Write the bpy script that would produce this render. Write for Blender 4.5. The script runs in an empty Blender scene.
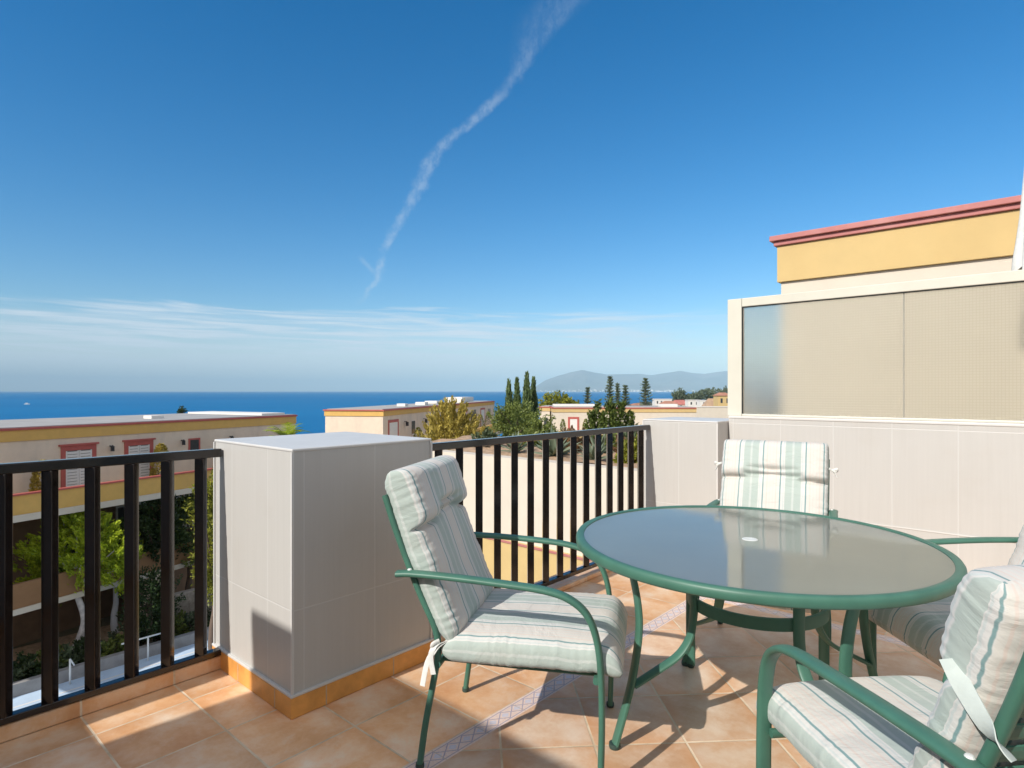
import bpy, math, random
import numpy as np
from mathutils import Vector, Matrix, noise as mnoise

random.seed(7)
rng = np.random.default_rng(11)
S = bpy.context.scene
COL = S.collection
R = math.radians

# ------------------------------------------------------------------ camera
YAW = 41.5
FPX, CX, HY, HC = 597.0, 512.0, 391.0, 1.27
cy_, sy_ = math.cos(R(YAW)), math.sin(R(YAW))
cam_d = bpy.data.cameras.new('camera')
cam = bpy.data.objects.new('camera', cam_d)
COL.objects.link(cam)
cam.location = (0, 0, HC)
cam.rotation_euler = (R(90), 0, R(YAW))
cam_d.sensor_width = 36
cam_d.lens = FPX / 1024 * 36
cam_d.shift_y = (HY - 384) / 1024
cam_d.clip_start = 0.05
cam_d.clip_end = 120000
S.camera = cam

# ------------------------------------------------------------------ light
SUN_AZ, SUN_EL = 3.2, 35.6           # shadows run towards +Y and a little +X
sun_d = bpy.data.lights.new('sun', 'SUN')
sun_d.energy = 4.0
sun_d.angle = R(0.55)
sun_d.color = (1.0, 0.95, 0.88)
sun = bpy.data.objects.new('sun', sun_d)
COL.objects.link(sun)
ldir = Vector((math.sin(R(SUN_AZ)) * math.cos(R(SUN_EL)), math.cos(R(SUN_AZ)) * math.cos(R(SUN_EL)), -math.sin(R(SUN_EL))))
sun.rotation_euler = ldir.to_track_quat('-Z', 'Y').to_euler()

S.view_settings.view_transform = 'Standard'
S.view_settings.look = 'None'
S.view_settings.exposure = 0.3
S.view_settings.gamma = 1.0
S.view_settings.use_curve_mapping = False


class NT:
    """small helper for building node trees"""
    def __init__(self, tree):
        self.t = tree
        self.n = tree.nodes
        self.l = tree.links

    def new(self, typ, **kw):
        nd = self.n.new(typ)
        for k, v in kw.items():
            setattr(nd, k, v)
        return nd

    def put(self, sock, v):
        if isinstance(v, bpy.types.NodeSocket):
            self.l.new(v, sock)
        elif v is not None:
            sock.default_value = v

    def math(self, op, a, b=None, c=None, clamp=False):
        nd = self.new('ShaderNodeMath', operation=op, use_clamp=clamp)
        self.put(nd.inputs[0], a)
        if b is not None: self.put(nd.inputs[1], b)
        if c is not None: self.put(nd.inputs[2], c)
        return nd.outputs[0]

    def smooth(self, x, a, b, lo=0.0, hi=1.0):
        nd = self.new('ShaderNodeMapRange', interpolation_type='SMOOTHSTEP')
        self.put(nd.inputs[0], x)
        for i, v in enumerate((a, b, lo, hi)):
            self.put(nd.inputs[i + 1], v)
        return nd.outputs[0]

    def mix(self, f, a, b, blend='MIX'):
        nd = self.new('ShaderNodeMix', data_type='RGBA', blend_type=blend)
        self.put(nd.inputs[0], f)
        self.put(nd.inputs[6], a if not isinstance(a, tuple) else (*a[:3], 1))
        self.put(nd.inputs[7], b if not isinstance(b, tuple) else (*b[:3], 1))
        return nd.outputs[2]

    def noise(self, vec, scale, detail=4, rough=0.55, dist=0.0, dims='3D'):
        nd = self.new('ShaderNodeTexNoise', noise_dimensions=dims)
        if vec is not None: self.put(nd.inputs['Vector'], vec)
        nd.inputs['Scale'].default_value = scale
        nd.inputs['Detail'].default_value = detail
        nd.inputs['Roughness'].default_value = rough
        nd.inputs['Distortion'].default_value = dist
        return nd.outputs['Fac']

    def sep(self, v):
        nd = self.new('ShaderNodeSeparateXYZ')
        self.put(nd.inputs[0], v)
        return nd.outputs

    def comb(self, x=0.0, y=0.0, z=0.0):
        nd = self.new('ShaderNodeCombineXYZ')
        self.put(nd.inputs[0], x); self.put(nd.inputs[1], y); self.put(nd.inputs[2], z)
        return nd.outputs[0]

    def ramp(self, f, stops):
        nd = self.new('ShaderNodeValToRGB')
        els = nd.color_ramp.elements
        while len(els) < len(stops): els.new(0.5)
        for e, (p, c) in zip(els, stops):
            e.position = p
            e.color = (*c[:3], 1)
        self.put(nd.inputs[0], f)
        return nd.outputs[0]

    def bump(self, h, strength=0.3, dist=0.01, normal=None):
        nd = self.new('ShaderNodeBump')
        self.put(nd.inputs['Height'], h)
        nd.inputs['Strength'].default_value = strength
        nd.inputs['Distance'].default_value = dist
        if normal is not None: self.put(nd.inputs['Normal'], normal)
        return nd.outputs[0]


# ------------------------------------------------------------------ world
def build_world():
    w = bpy.data.worlds.new('World')
    S.world = w
    w.use_nodes = True
    T = NT(w.node_tree)
    T.n.clear()
    out = T.new('ShaderNodeOutputWorld')
    bg = T.new('ShaderNodeBackground')
    bg.inputs['Strength'].default_value = 0.12
    T.l.new(bg.outputs[0], out.inputs[0])
    sky = T.new('ShaderNodeTexSky', sky_type='NISHITA')
    sky.sun_disc = False
    sky.sun_elevation = R(SUN_EL)
    sky.sun_rotation = R(180 + SUN_AZ)
    sky.altitude = 20
    sky.air_density = 1.0
    sky.dust_density = 0.5
    sky.ozone_density = 3.2
    tc = T.new('ShaderNodeTexCoord')
    d = tc.outputs['Generated']

    def dot(v):
        nd = T.new('ShaderNodeVectorMath', operation='DOT_PRODUCT')
        T.put(nd.inputs[0], d)
        nd.inputs[1].default_value = v
        return nd.outputs['Value']
    fw = dot((-sy_, cy_, 0)); rt = dot((cy_, sy_, 0)); up = dot((0, 0, 1))
    az = T.math('MULTIPLY', T.math('ARCTAN2', rt, fw), 57.29578)
    el = T.math('MULTIPLY', T.math('ARCSINE', up), 57.29578)
    # clear-sky colour, a touch deeper
    hs = T.new('ShaderNodeHueSaturation')
    hs.inputs['Saturation'].default_value = 1.42
    hs.inputs['Hue'].default_value = 0.498
    hs.inputs['Value'].default_value = 1.0
    T.l.new(sky.outputs[0], hs.inputs['Color'])
    base = hs.outputs[0]
    # low veil of thin stratus above the horizon
    v1 = T.comb(T.math('MULTIPLY', az, 0.035), T.math('MULTIPLY', el, 0.55), 0.0)
    n1 = T.noise(v1, 1.6, 6, 0.62, 0.6)
    v2 = T.comb(T.math('MULTIPLY', az, 0.075), T.math('ADD', T.math('MULTIPLY', el, 1.7), T.math('MULTIPLY', az, 0.02)), 3.7)
    n2 = T.noise(v2, 1.4, 5, 0.6, 0.4)
    topn = T.math('ADD', T.math('MULTIPLY', n1, 5.0), 4.0)          # ragged top edge, degrees
    azside = T.smooth(az, -44.0, -26.0)
    topn = T.math('ADD', topn, T.math('MULTIPLY', azside, 0.9))
    below = T.smooth(T.math('SUBTRACT', topn, el), -0.3, 0.9)
    wis = T.smooth(el, 1.5, 5.0)
    streak = T.math('ADD', T.math('MULTIPLY', T.smooth(n2, 0.38, 0.66, 0.3, 1.2), wis), T.math('SUBTRACT', 1.0, wis))
    lo = T.smooth(el, -0.5, 3.0, 0.55, 1.0)
    fade = T.smooth(az, 4.0, 26.0, 1.0, 0.25)
    veil = T.math('MULTIPLY', T.math('MULTIPLY', below, streak), T.math('MULTIPLY', lo, fade))
    veil = T.math('MULTIPLY', veil, 0.8)
    # vapour trail: azimuth as a function of elevation
    pts = [(357, 305), (363, 298), (378, 280), (380, 270), (386, 246), (402, 218), (420, 188), (432, 160), (446, 142), (484, 112), (514, 80), (535, 44), (572, 0), (588, -18)]
    ae = []
    for px, py in pts:
        x = (px - CX) / FPX; yv = (HY - py) / FPX
        ae.append((math.degrees(math.atan2(yv, math.hypot(1, x))), math.degrees(math.atan(x))))
    ae.sort()
    fc = T.new('ShaderNodeFloatCurve')
    EL0, EL1, AZ0, AZ1 = 6.0, 36.0, -20.0, 12.0
    cur = fc.mapping.curves[0]
    while len(cur.points) < len(ae): cur.points.new(0.5, 0.5)
    for p, (e, a) in zip(cur.points, ae):
        p.location = ((e - EL0) / (EL1 - EL0), (a - AZ0) / (AZ1 - AZ0))
        p.handle_type = 'VECTOR'
    fc.mapping.update()
    eln = T.math('DIVIDE', T.math('SUBTRACT', el, EL0), EL1 - EL0)
    T.put(fc.inputs['Value'], eln)
    azc = T.math('ADD', T.math('MULTIPLY', fc.outputs[0], AZ1 - AZ0), AZ0)
    wob = T.noise(T.comb(az, el, 0.0), 0.9, 4, 0.6)
    wobf = T.noise(T.comb(az, el, 5.0), 3.2, 5, 0.7)
    off = T.math('ADD', T.math('SUBTRACT', az, azc), T.math('MULTIPLY', T.math('SUBTRACT', wob, 0.5), 1.3))
    off = T.math('ADD', off, T.math('MULTIPLY', T.math('SUBTRACT', wobf, 0.5), 0.6))
    # width: thin below, broader and more diffuse above 30 degrees
    wid = T.smooth(el, 8.0, 22.0, 0.45, 0.95)
    wid = T.math('ADD', wid, T.smooth(el, 28.0, 33.0, 0.0, 1.3))
    # the upper end smears towards the left
    neg = T.math('LESS_THAN', off, 0.0)
    wl = T.math('MULTIPLY', wid, T.math('ADD', 1.0, T.math('MULTIPLY', neg, T.smooth(el, 27.0, 32.0, 0.15, 1.2))))
    prof = T.math('SUBTRACT', 1.0, T.math('DIVIDE', T.math('ABSOLUTE', off), wl), clamp=True)
    prof = T.smooth(prof, 0.0, 1.0)
    dens = T.math('MULTIPLY', T.smooth(el, 7.6, 9.0), T.smooth(el, 26.5, 31.0, 1.0, 0.42))
    gap = T.smooth(T.math('ABSOLUTE', T.math('SUBTRACT', el, 27.0)), 0.2, 1.2, 0.45, 1.0)
    gap2 = T.smooth(T.math('ABSOLUTE', T.math('SUBTRACT', el, 12.6)), 0.0, 0.9, 0.25, 1.0)
    brk = T.smooth(T.noise(T.comb(T.math('MULTIPLY', az, 1.0), T.math('MULTIPLY', el, 0.7), 9.0), 1.3, 6, 0.7), 0.30, 0.66, 0.25, 1.05)
    trail = T.math('MULTIPLY', T.math('MULTIPLY', prof, dens), T.math('MULTIPLY', T.math('MULTIPLY', gap, gap2), brk))
    trail = T.math('MULTIPLY', trail, 0.30)
    # little detached hook near its lower end
    sx, sy = T.math('SUBTRACT', az, -13.6), T.math('SUBTRACT', el, 11.55)
    hk = T.math('ADD', T.math('MULTIPLY', sx, 0.70), T.math('MULTIPLY', sy, 0.71))
    hk = T.math('ADD', hk, T.math('MULTIPLY', T.math('SUBTRACT', wobf, 0.5), 0.5))
    hl = T.math('SUBTRACT', T.math('MULTIPLY', sx, 0.71), T.math('MULTIPLY', sy, 0.70))
    hook = T.math('MULTIPLY', T.smooth(T.math('ABSOLUTE', hk), 0.0, 0.34, 1.0, 0.0), T.smooth(T.math('ABSOLUTE', hl), 0.5, 1.3, 1.0, 0.0))
    trail = T.math('MAXIMUM', trail, T.math('MULTIPLY', hook, 0.17))
    c1 = T.mix(veil, base, (5.0, 5.8, 6.5))
    c2 = T.mix(trail, c1, (4.6, 5.3, 6.0))
    # unseen cirrus added to the sky behind the viewpoint, to brighten the shadow fill
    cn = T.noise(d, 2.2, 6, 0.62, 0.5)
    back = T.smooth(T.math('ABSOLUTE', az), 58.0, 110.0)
    cir_fill = T.math('MULTIPLY', T.math('MULTIPLY', back, T.smooth(el, 0.0, 12.0, 0.4, 1.0)), T.smooth(cn, 0.25, 0.6, 0.35, 1.0))
    c2 = T.mix(T.math('MULTIPLY', cir_fill, 0.9), c2, (6.2, 5.9, 5.6))
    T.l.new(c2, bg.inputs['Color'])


build_world()

# ------------------------------------------------------------------ coordinates
def W(X, Z, z=0.0):
    """camera-frame ground coordinates (right, forward) -> world"""
    return Vector((cy_ * X - sy_ * Z, sy_ * X + cy_ * Z, z))


def dirw(X, Z):
    v = W(X, Z)
    return v.normalized()


# ------------------------------------------------------------------ materials
MATS = {}


def mat(name, base=(0.5, 0.5, 0.5), rough=0.6, metal=0.0, spec=0.5, var=0.0, vscale=6.0, bump=0.0, bscale=60.0,
        bdist=0.004, dirt=None, dscale=2.0, damt=0.3, coat=0.0, streak=False):
    if name in MATS: return MATS[name]
    m = bpy.data.materials.new(name)
    m.use_nodes = True
    T = NT(m.node_tree)
    b = T.n['Principled BSDF']
    b.inputs['Roughness'].default_value = rough
    b.inputs['Metallic'].default_value = metal
    b.inputs['Specular IOR Level'].default_value = spec
    b.inputs['Coat Weight'].default_value = coat
    g = T.new('ShaderNodeTexCoord').outputs['Object']
    c = None
    if var > 0:
        n = T.noise(g, vscale, 5, 0.6)
        a = tuple(max(0, x * (1 - var)) for x in base)
        e = tuple(min(1, x * (1 + var)) for x in base)
        c = T.ramp(n, [(0.3, a), (0.7, e)])
    if dirt is not None:
        gg = g
        if streak:
            mp = T.new('ShaderNodeMapping')
            mp.inputs['Scale'].default_value = (1, 1, 0.18)
            T.l.new(g, mp.inputs[0])
            gg = mp.outputs[0]
        n2 = T.noise(gg, dscale, 6, 0.65, 0.3)
        f = T.math('MULTIPLY', T.smooth(n2, 0.45, 0.72), damt)
        c = T.mix(f, c if c is not None else base, dirt)
    if c is not None:
        T.l.new(c, b.inputs['Base Color'])
    else:
        b.inputs['Base Color'].default_value = (*base, 1)
    if bump > 0:
        h = T.noise(g, bscale, 5, 0.6)
        T.l.new(T.bump(h, bump, bdist), b.inputs['Normal'])
    MATS[name] = m
    return m


def tile_wall_mat():
    """pale grey wall tiles 0.33 x 0.62 with slim joints; box-mapped from object coordinates"""
    m = bpy.data.materials.new('pale_wall_tile')
    m.use_nodes = True
    T = NT(m.node_tree)
    b = T.n['Principled BSDF']
    g = T.new('ShaderNodeNewGeometry')
    px, py, pz = T.sep(g.outputs['Position'])
    nx, ny, nz = T.sep(g.outputs['True Normal'])
    facex = T.math('GREATER_THAN', T.math('ABSOLUTE', nx), 0.6)
    facez = T.math('GREATER_THAN', T.math('ABSOLUTE', nz), 0.6)
    # horizontal coordinate along the face
    hx = T.math('ADD', px, 0.4137 + 3.3)
    hy = T.math('ADD', py, -1.504 + 3.3)
    h = T.mix(facex, T.comb(hx, 0, 0), T.comb(hy, 0, 0))
    h = T.sep(h)[0]

    def joint(c, per, w):
        f = T.math('FRACT', T.math('DIVIDE', c, per))
        dd = T.math('MULTIPLY', T.math('MINIMUM', f, T.math('SUBTRACT', 1.0, f)), per)
        return T.smooth(dd, w * 0.5, w, 1.0, 0.0)
    jh = joint(h, 0.335, 0.0040)
    jv = joint(T.math('ADD', pz, 0.205), 0.62, 0.0040)
    jv = T.math('MULTIPLY', jv, T.math('SUBTRACT', 1.0, facez))
    j = T.math('MAXIMUM', jh, jv)
    ident = T.comb(T.math('FLOOR', T.math('DIVIDE', h, 0.335)), T.math('FLOOR', T.math('DIVIDE', T.math('ADD', pz, 0.205), 0.62)), facex)
    wn = T.new('ShaderNodeTexWhiteNoise')
    T.put(wn.inputs['Vector'], ident)
    # fine vertical brushing of the glaze and a little grime
    br = T.noise(T.comb(T.math('MULTIPLY', h, 60.0), T.math('MULTIPLY', pz, 1.5), 0.0), 1.0, 4, 0.6)
    gr = T.noise(g.outputs['Position'], 2.6, 6, 0.62)
    tile = T.ramp(br, [(0.3, (0.490, 0.477, 0.450)), (0.7, (0.518, 0.505, 0.478))])
    tile = T.mix(T.math('MULTIPLY', wn.outputs['Value'], 0.35), tile, (0.485, 0.472, 0.445))
    tile = T.mix(T.smooth(gr, 0.5, 0.8, 0.0, 0.22), tile, (0.42, 0.375, 0.32))
    c = T.mix(T.math('MULTIPLY', j, 0.75), tile, (0.58, 0.572, 0.55))
    T.l.new(c, b.inputs['Base Color'])
    b.inputs['Roughness'].default_value = 0.42
    b.inputs['Specular IOR Level'].default_value = 0.35
    hb = T.math('SUBTRACT', T.math('MULTIPLY', br, 0.15), j)
    T.l.new(T.bump(hb, 0.35, 0.002), b.inputs['Normal'])
    return m


def floor_mat(name, diag):
    """terracotta floor tiles, laid square or on the diagonal"""
    m = bpy.data.materials.new(name)
    m.use_nodes = True
    T = NT(m.node_tree)
    b = T.n['Principled BSDF']
    g = T.new('ShaderNodeNewGeometry')
    pos = g.outputs['Position']
    px, py, pz = T.sep(pos)
    P = 0.335
    if diag:
        r2 = math.sqrt(0.5)
        a = T.math('MULTIPLY', T.math('SUBTRACT', py, px), r2)
        bb = T.math('MULTIPLY', T.math('ADD', py, px), r2)
        a = T.math('SUBTRACT', a, 2.115 - 20 * P)
        bb = T.math('SUBTRACT', bb, 0.76 - 20 * P)
    else:
        a = T.math('SUBTRACT', px, -1.61 - 20 * P)
        bb = T.math('SUBTRACT', py, 0.965 - 20 * P)
    ca = T.math('DIVIDE', a, P); cb = T.math('DIVIDE', bb, P)

    def edge(c):
        f = T.math('FRACT', c)
        return T.math('MULTIPLY', T.math('MINIMUM', f, T.math('SUBTRACT', 1.0, f)), P)
    e = T.math('MINIMUM', edge(ca), edge(cb))
    wig = T.noise(pos, 40, 3, 0.6)
    e2 = T.math('ADD', e, T.math('MULTIPLY', T.math('SUBTRACT', wig, 0.5), 0.0016))
    grout = T.smooth(e2, 0.0028, 0.0052, 1.0, 0.0)
    ident = T.comb(T.math('FLOOR', ca), T.math('FLOOR', cb), 1.0 if diag else 4.0)
    wn = T.new('ShaderNodeTexWhiteNoise')
    T.put(wn.inputs['Vector'], ident)
    shift = T.new('ShaderNodeVectorMath', operation='MULTIPLY_ADD')
    T.put(shift.inputs[0], wn.outputs['Color'])
    shift.inputs[1].default_value = (7, 9, 5)
    T.put(shift.inputs[2], pos)
    n1 = T.noise(shift.outputs[0], 4.6, 7, 0.68, 0.15)
    n2 = T.noise(shift.outputs[0], 22, 5, 0.65, 0.2)
    if diag:
        stops = [(0.30, (0.62, 0.35, 0.19)), (0.44, (0.71, 0.46, 0.29)), (0.54, (0.76, 0.55, 0.385)), (0.68, (0.82, 0.66, 0.52))]
    else:
        stops = [(0.30, (0.72, 0.36, 0.155)), (0.44, (0.82, 0.475, 0.245)), (0.54, (0.87, 0.57, 0.345)), (0.68, (0.91, 0.71, 0.52))]
    col = T.ramp(n1, stops)
    col = T.mix(T.smooth(n2, 0.48, 0.75, 0.0, 0.35), col, (0.88, 0.71, 0.55))
    # reddish darker rim of each fired tile
    rim = T.smooth(e, 0.004, 0.075, 0.7, 0.0)
    col = T.mix(T.math('MULTIPLY', rim, T.smooth(n1, 0.3, 0.7, 1.0, 0.3)), col, (0.68, 0.34, 0.15))
    tone = T.math('SUBTRACT', T.math('MULTIPLY', wn.outputs['Value'], 0.36), 0.2)
    hs = T.new('ShaderNodeHueSaturation')
    T.put(hs.inputs['Value'], T.math('ADD', 1.0, tone))
    T.put(hs.inputs['Saturation'], 1.0)
    T.l.new(col, hs.inputs['Color'])
    gn = T.noise(pos, 7, 5, 0.65)
    gcol = T.ramp(gn, [(0.3, (0.50, 0.38, 0.25)), (0.7, (0.84, 0.70, 0.52))])
    c = T.mix(grout, hs.outputs[0], gcol)
    # dust
    ds = T.noise(pos, 1.7, 6, 0.65)
    c = T.mix(T.smooth(ds, 0.5, 0.8, 0.0, 0.22), c, (0.84, 0.67, 0.50))
    T.l.new(c, b.inputs['Base Color'])
    rr = T.math('ADD', T.math('MULTIPLY', n2, 0.25), 0.32)
    T.put(b.inputs['Roughness'], T.math('MAXIMUM', rr, T.math('MULTIPLY', grout, 0.9)))
    b.inputs['Specular IOR Level'].default_value = 0.4
    hgt = T.math('ADD', T.math('MULTIPLY', n1, 0.35), T.math('MULTIPLY', grout, -0.9))
    hgt = T.math('ADD', hgt, T.math('MULTIPLY', n2, 0.1))
    T.l.new(T.bump(hgt, 0.45, 0.003), b.inputs['Normal'])
    return m


def strip_mat(along_y):
    """narrow patterned border tile: lavender white with blue lozenges"""
    m = bpy.data.materials.new('blue_lozenge_border_tile')
    m.use_nodes = True
    T = NT(m.node_tree)
    b = T.n['Principled BSDF']
    g = T.new('ShaderNodeNewGeometry')
    pos = g.outputs['Position']
    px, py, pz = T.sep(pos)
    if along_y:
        l, wv = py, T.math('ADD', px, 1.57)
    else:
        l, wv = px, T.math('SUBTRACT', py, 3.565)
    P = 0.070
    f = T.math('FRACT', T.math('DIVIDE', T.math('ADD', l, 20.0), P))
    s = T.math('MULTIPLY', T.math('SUBTRACT', f, 0.5), 2.0)
    t = T.math('DIVIDE', wv, 0.027)
    # slanted lattice
    dia = T.math('ADD', T.math('ABSOLUTE', s), T.math('ABSOLUTE', t))
    n = T.noise(pos, 90, 4, 0.7)
    nn = T.math('MULTIPLY', T.math('SUBTRACT', n, 0.5), 0.25)
    dia = T.math('ADD', dia, nn)
    core = T.smooth(dia, 0.50, 0.62, 1.0, 0.0)
    lines = T.math('MULTIPLY', T.smooth(T.math('ABSOLUTE', T.math('SUBTRACT', dia, 0.98)), 0.06, 0.13, 1.0, 0.0), 1.0)
    edge = T.smooth(T.math('ABSOLUTE', T.math('SUBTRACT', T.math('ABSOLUTE', t), 1.12)), 0.04, 0.1, 1.0, 0.0)
    inner = T.smooth(dia, 0.15, 0.25, 1.0, 0.0)
    col = T.ramp(n, [(0.3, (0.74, 0.53, 0.43)), (0.7, (0.82, 0.69, 0.61))])
    col = T.mix(T.math('MULTIPLY', core, 0.85), col, (0.60, 0.59, 0.68))
    col = T.mix(T.math('MULTIPLY', inner, 0.5), col, (0.70, 0.66, 0.70))
    col = T.mix(T.math('MULTIPLY', T.math('MAXIMUM', lines, edge), 0.7), col, (0.22, 0.22, 0.38))
    jn = T.math('FRACT', T.math('DIVIDE', T.math('ADD', l, 20.03), P * 3))
    joint = T.smooth(jn, 0.0, 0.03, 1.0, 0.0)
    col = T.mix(joint, col, (0.5, 0.42, 0.33))
    T.l.new(col, b.inputs['Base Color'])
    b.inputs['Roughness'].default_value = 0.4
    return m


def stripe_mat():
    """cushion cloth: UV.x is metres across the cushion"""
    m = bpy.data.materials.new('striped_canvas')
    m.use_nodes = True
    T = NT(m.node_tree)
    b = T.n['Principled BSDF']
    uv = T.new('ShaderNodeUVMap').outputs[0]
    ux, uy, _ = T.sep(uv)
    wv = T.noise(T.comb(T.math('MULTIPLY', ux, 4.0), T.math('MULTIPLY', uy, 9.0), 0.0), 1.0, 3, 0.5)
    x = T.math('ADD', ux, T.math('MULTIPLY', T.math('SUBTRACT', wv, 0.5), 0.003))
    P = 0.202
    f = T.math('MULTIPLY', T.math('FRACT', T.math('DIVIDE', T.math('ADD', x, P * 10), P)), P)
    f = T.math('MINIMUM', f, T.math('SUBTRACT', P, f))      # mirror: 0..0.101 ; 0 = centre of the cream stripe
    # line at .042 ; green band .064-.094
    def band(c, h, soft=0.0012):
        return T.smooth(T.math('ABSOLUTE', T.math('SUBTRACT', f, c)), h - soft, h + soft, 1.0, 0.0)
    col = (0.60, 0.592, 0.562)
    col = T.mix(T.math('MULTIPLY', band(0.0, 0.036), 0.5), col, (0.60, 0.57, 0.505))
    col = T.mix(T.math('MULTIPLY', band(0.022, 0.0026), 0.75), col, (0.62, 0.52, 0.46))
    col = T.mix(T.math('MULTIPLY', band(0.008, 0.0022), 0.65), col, (0.64, 0.55, 0.50))
    col = T.mix(T.math('MULTIPLY', band(0.083, 0.019, 0.002), 0.9), col, (0.385, 0.455, 0.415))
    col = T.mix(T.math('MULTIPLY', band(0.099, 0.003, 0.002), 0.7), col, (0.54, 0.57, 0.54))
    col = T.mix(T.math('MULTIPLY', band(0.057, 0.0025), 0.6), col, (0.46, 0.53, 0.515))
    col = T.mix(T.math('MULTIPLY', band(0.0415, 0.0030), 0.95), col, (0.16, 0.28, 0.285))
    gr = T.noise(T.new('ShaderNodeTexCoord').outputs['Object'], 5, 5, 0.6)
    col = T.mix(T.smooth(gr, 0.5, 0.8, 0.0, 0.25), col, (0.60, 0.57, 0.50))
    T.l.new(col, b.inputs['Base Color'])
    b.inputs['Roughness'].default_value = 0.9
    b.inputs['Specular IOR Level'].default_value = 0.15
    b.inputs['Sheen Weight'].default_value = 0.15
    wr = T.noise(T.comb(T.math('MULTIPLY', ux, 7.0), T.math('MULTIPLY', uy, 11.0), 2.0), 1.0, 5, 0.55, 0.6)
    we = T.noise(T.comb(T.math('MULTIPLY', ux, 900.0), T.math('MULTIPLY', uy, 900.0), 0.0), 1.0, 1, 0.5)
    n1 = T.bump(wr, 0.55, 0.02)
    n2 = T.bump(we, 0.12, 0.0008, n1)
    T.l.new(n2, b.inputs['Normal'])
    return m


def leaf_mat(name, dark, light, trans=0.35, hue=0.0):
    m = bpy.data.materials.new(name)
    m.use_nodes = True
    T = NT(m.node_tree)
    T.n.remove(T.n['Principled BSDF'])
    out = [n for n in T.n if n.type == 'OUTPUT_MATERIAL'][0]
    g = T.new('ShaderNodeNewGeometry')
    rnd = g.outputs['Random Per Island']
    n = T.noise(T.new('ShaderNodeTexCoord').outputs['Object'], 1.3, 3, 0.6)
    f = T.math('ADD', T.math('MULTIPLY', rnd, 0.6), T.math('MULTIPLY', T.math('SUBTRACT', n, 0.3), 0.8), clamp=True)
    c = T.ramp(f, [(0.1, dark), (0.9, light)])
    df = T.new('ShaderNodeBsdfDiffuse'); tr = T.new('ShaderNodeBsdfTranslucent'); gl = T.new('ShaderNodeBsdfGlossy')
    gl.inputs['Roughness'].default_value = 0.5
    gl.inputs['Color'].default_value = (0.4, 0.4, 0.4, 1)
    T.l.new(c, df.inputs[0]); T.l.new(c, tr.inputs[0])
    mx = T.new('ShaderNodeMixShader'); mx.inputs[0].default_value = trans
    T.l.new(df.outputs[0], mx.inputs[1]); T.l.new(tr.outputs[0], mx.inputs[2])
    m2 = T.new('ShaderNodeMixShader'); m2.inputs[0].default_value = 0.05
    T.l.new(mx.outputs[0], m2.inputs[1]); T.l.new(gl.outputs[0], m2.inputs[2])
    T.l.new(m2.outputs[0], out.inputs[0])
    MATS[name] = m
    return m


M_TILEWALL = tile_wall_mat()
M_FLOOR_SQ = floor_mat('terracotta_square_laid', False)
M_FLOOR_DG = floor_mat('terracotta_diagonal_laid', True)
M_STRIP_Y = strip_mat(True)
M_STRIP_X = strip_mat(False)
M_CLOTH = stripe_mat()
M_GREEN = mat('green_painted_aluminium', (0.060, 0.165, 0.118), 0.45, 0.0, 0.5, var=0.12, vscale=9, bump=0.05, bscale=300, bdist=0.0005)
M_RAIL = mat('dark_brown_gloss_paint', (0.010, 0.007, 0.0065), 0.14, 0.0, 0.6, var=0.25, vscale=14, bump=0.04, bscale=30, bdist=0.0006,
             dirt=(0.045, 0.03, 0.024), dscale=9, damt=0.3)
M_WHITETRIM = mat('white_edge_trim', (0.62, 0.61, 0.585), 0.4, var=0.05)
M_BASE = mat('terracotta_skirting', (0.70, 0.33, 0.085), 0.4, var=0.22, vscale=9, bump=0.15, bscale=30, bdist=0.002)
M_CREAM = mat('cream_render', (0.78, 0.64, 0.50), 0.85, var=0.05, vscale=3, bump=0.2, bscale=90, bdist=0.004, dirt=(0.48, 0.41, 0.34), dscale=0.9, damt=0.3, streak=True)
M_CREAM_L = mat('pale_cream_render', (0.66, 0.59, 0.49), 0.85, var=0.04, vscale=2, bump=0.2, bscale=70, bdist=0.004, dirt=(0.58, 0.50, 0.41), dscale=0.8, damt=0.25, streak=True)
M_YELL = mat('ochre_yellow_render', (0.70, 0.43, 0.125), 0.85, var=0.06, vscale=3, bump=0.2, bscale=80, bdist=0.004, dirt=(0.60, 0.37, 0.14), dscale=0.9, damt=0.35, streak=True)
M_YELL_L = mat('pale_yellow_render', (0.60, 0.435, 0.195), 0.85, var=0.05, vscale=2.5, bump=0.2, bscale=120, bdist=0.003, dirt=(0.60, 0.41, 0.17), dscale=1.2, damt=0.3, streak=True)
M_RED = mat('red_oxide_cornice', (0.46, 0.105, 0.085), 0.6, var=0.1, vscale=4)
M_PINK = mat('faded_red_cornice', (0.47, 0.17, 0.155), 0.6, var=0.08, vscale=5, dirt=(0.55, 0.33, 0.3), dscale=2.5, damt=0.4)
M_ROOF = mat('grey_flat_roof', (0.40, 0.385, 0.36), 0.9, var=0.12, vscale=0.6, bump=0.2, bscale=20)
M_WHITE = mat('white_shutter', (0.74, 0.73, 0.70), 0.5, var=0.05)
M_DARKWOOD = mat('dark_window_glass', (0.05, 0.055, 0.06), 0.15, var=0.2)
M_FRAME = mat('cream_screen_frame', (0.62, 0.60, 0.51), 0.4, var=0.04, vscale=4, dirt=(0.54, 0.51, 0.42), dscale=3, damt=0.3)
M_SOIL = mat('dry_garden_soil', (0.44, 0.30, 0.19), 0.95, var=0.35, vscale=5, bump=0.8, bscale=12, bdist=0.05)
M_STONE = mat('rubble_stone', (0.34, 0.29, 0.24), 0.9, var=0.3, vscale=7, bump=0.8, bscale=8, bdist=0.04)
M_BARK = mat('pale_grey_bark', (0.60, 0.56, 0.54), 0.9, var=0.25, vscale=7, bump=0.6, bscale=25, bdist=0.02)
M_BARKD = mat('brown_bark', (0.13, 0.09, 0.065), 0.9, var=0.25, vscale=7, bump=0.6, bscale=25, bdist=0.02)
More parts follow.
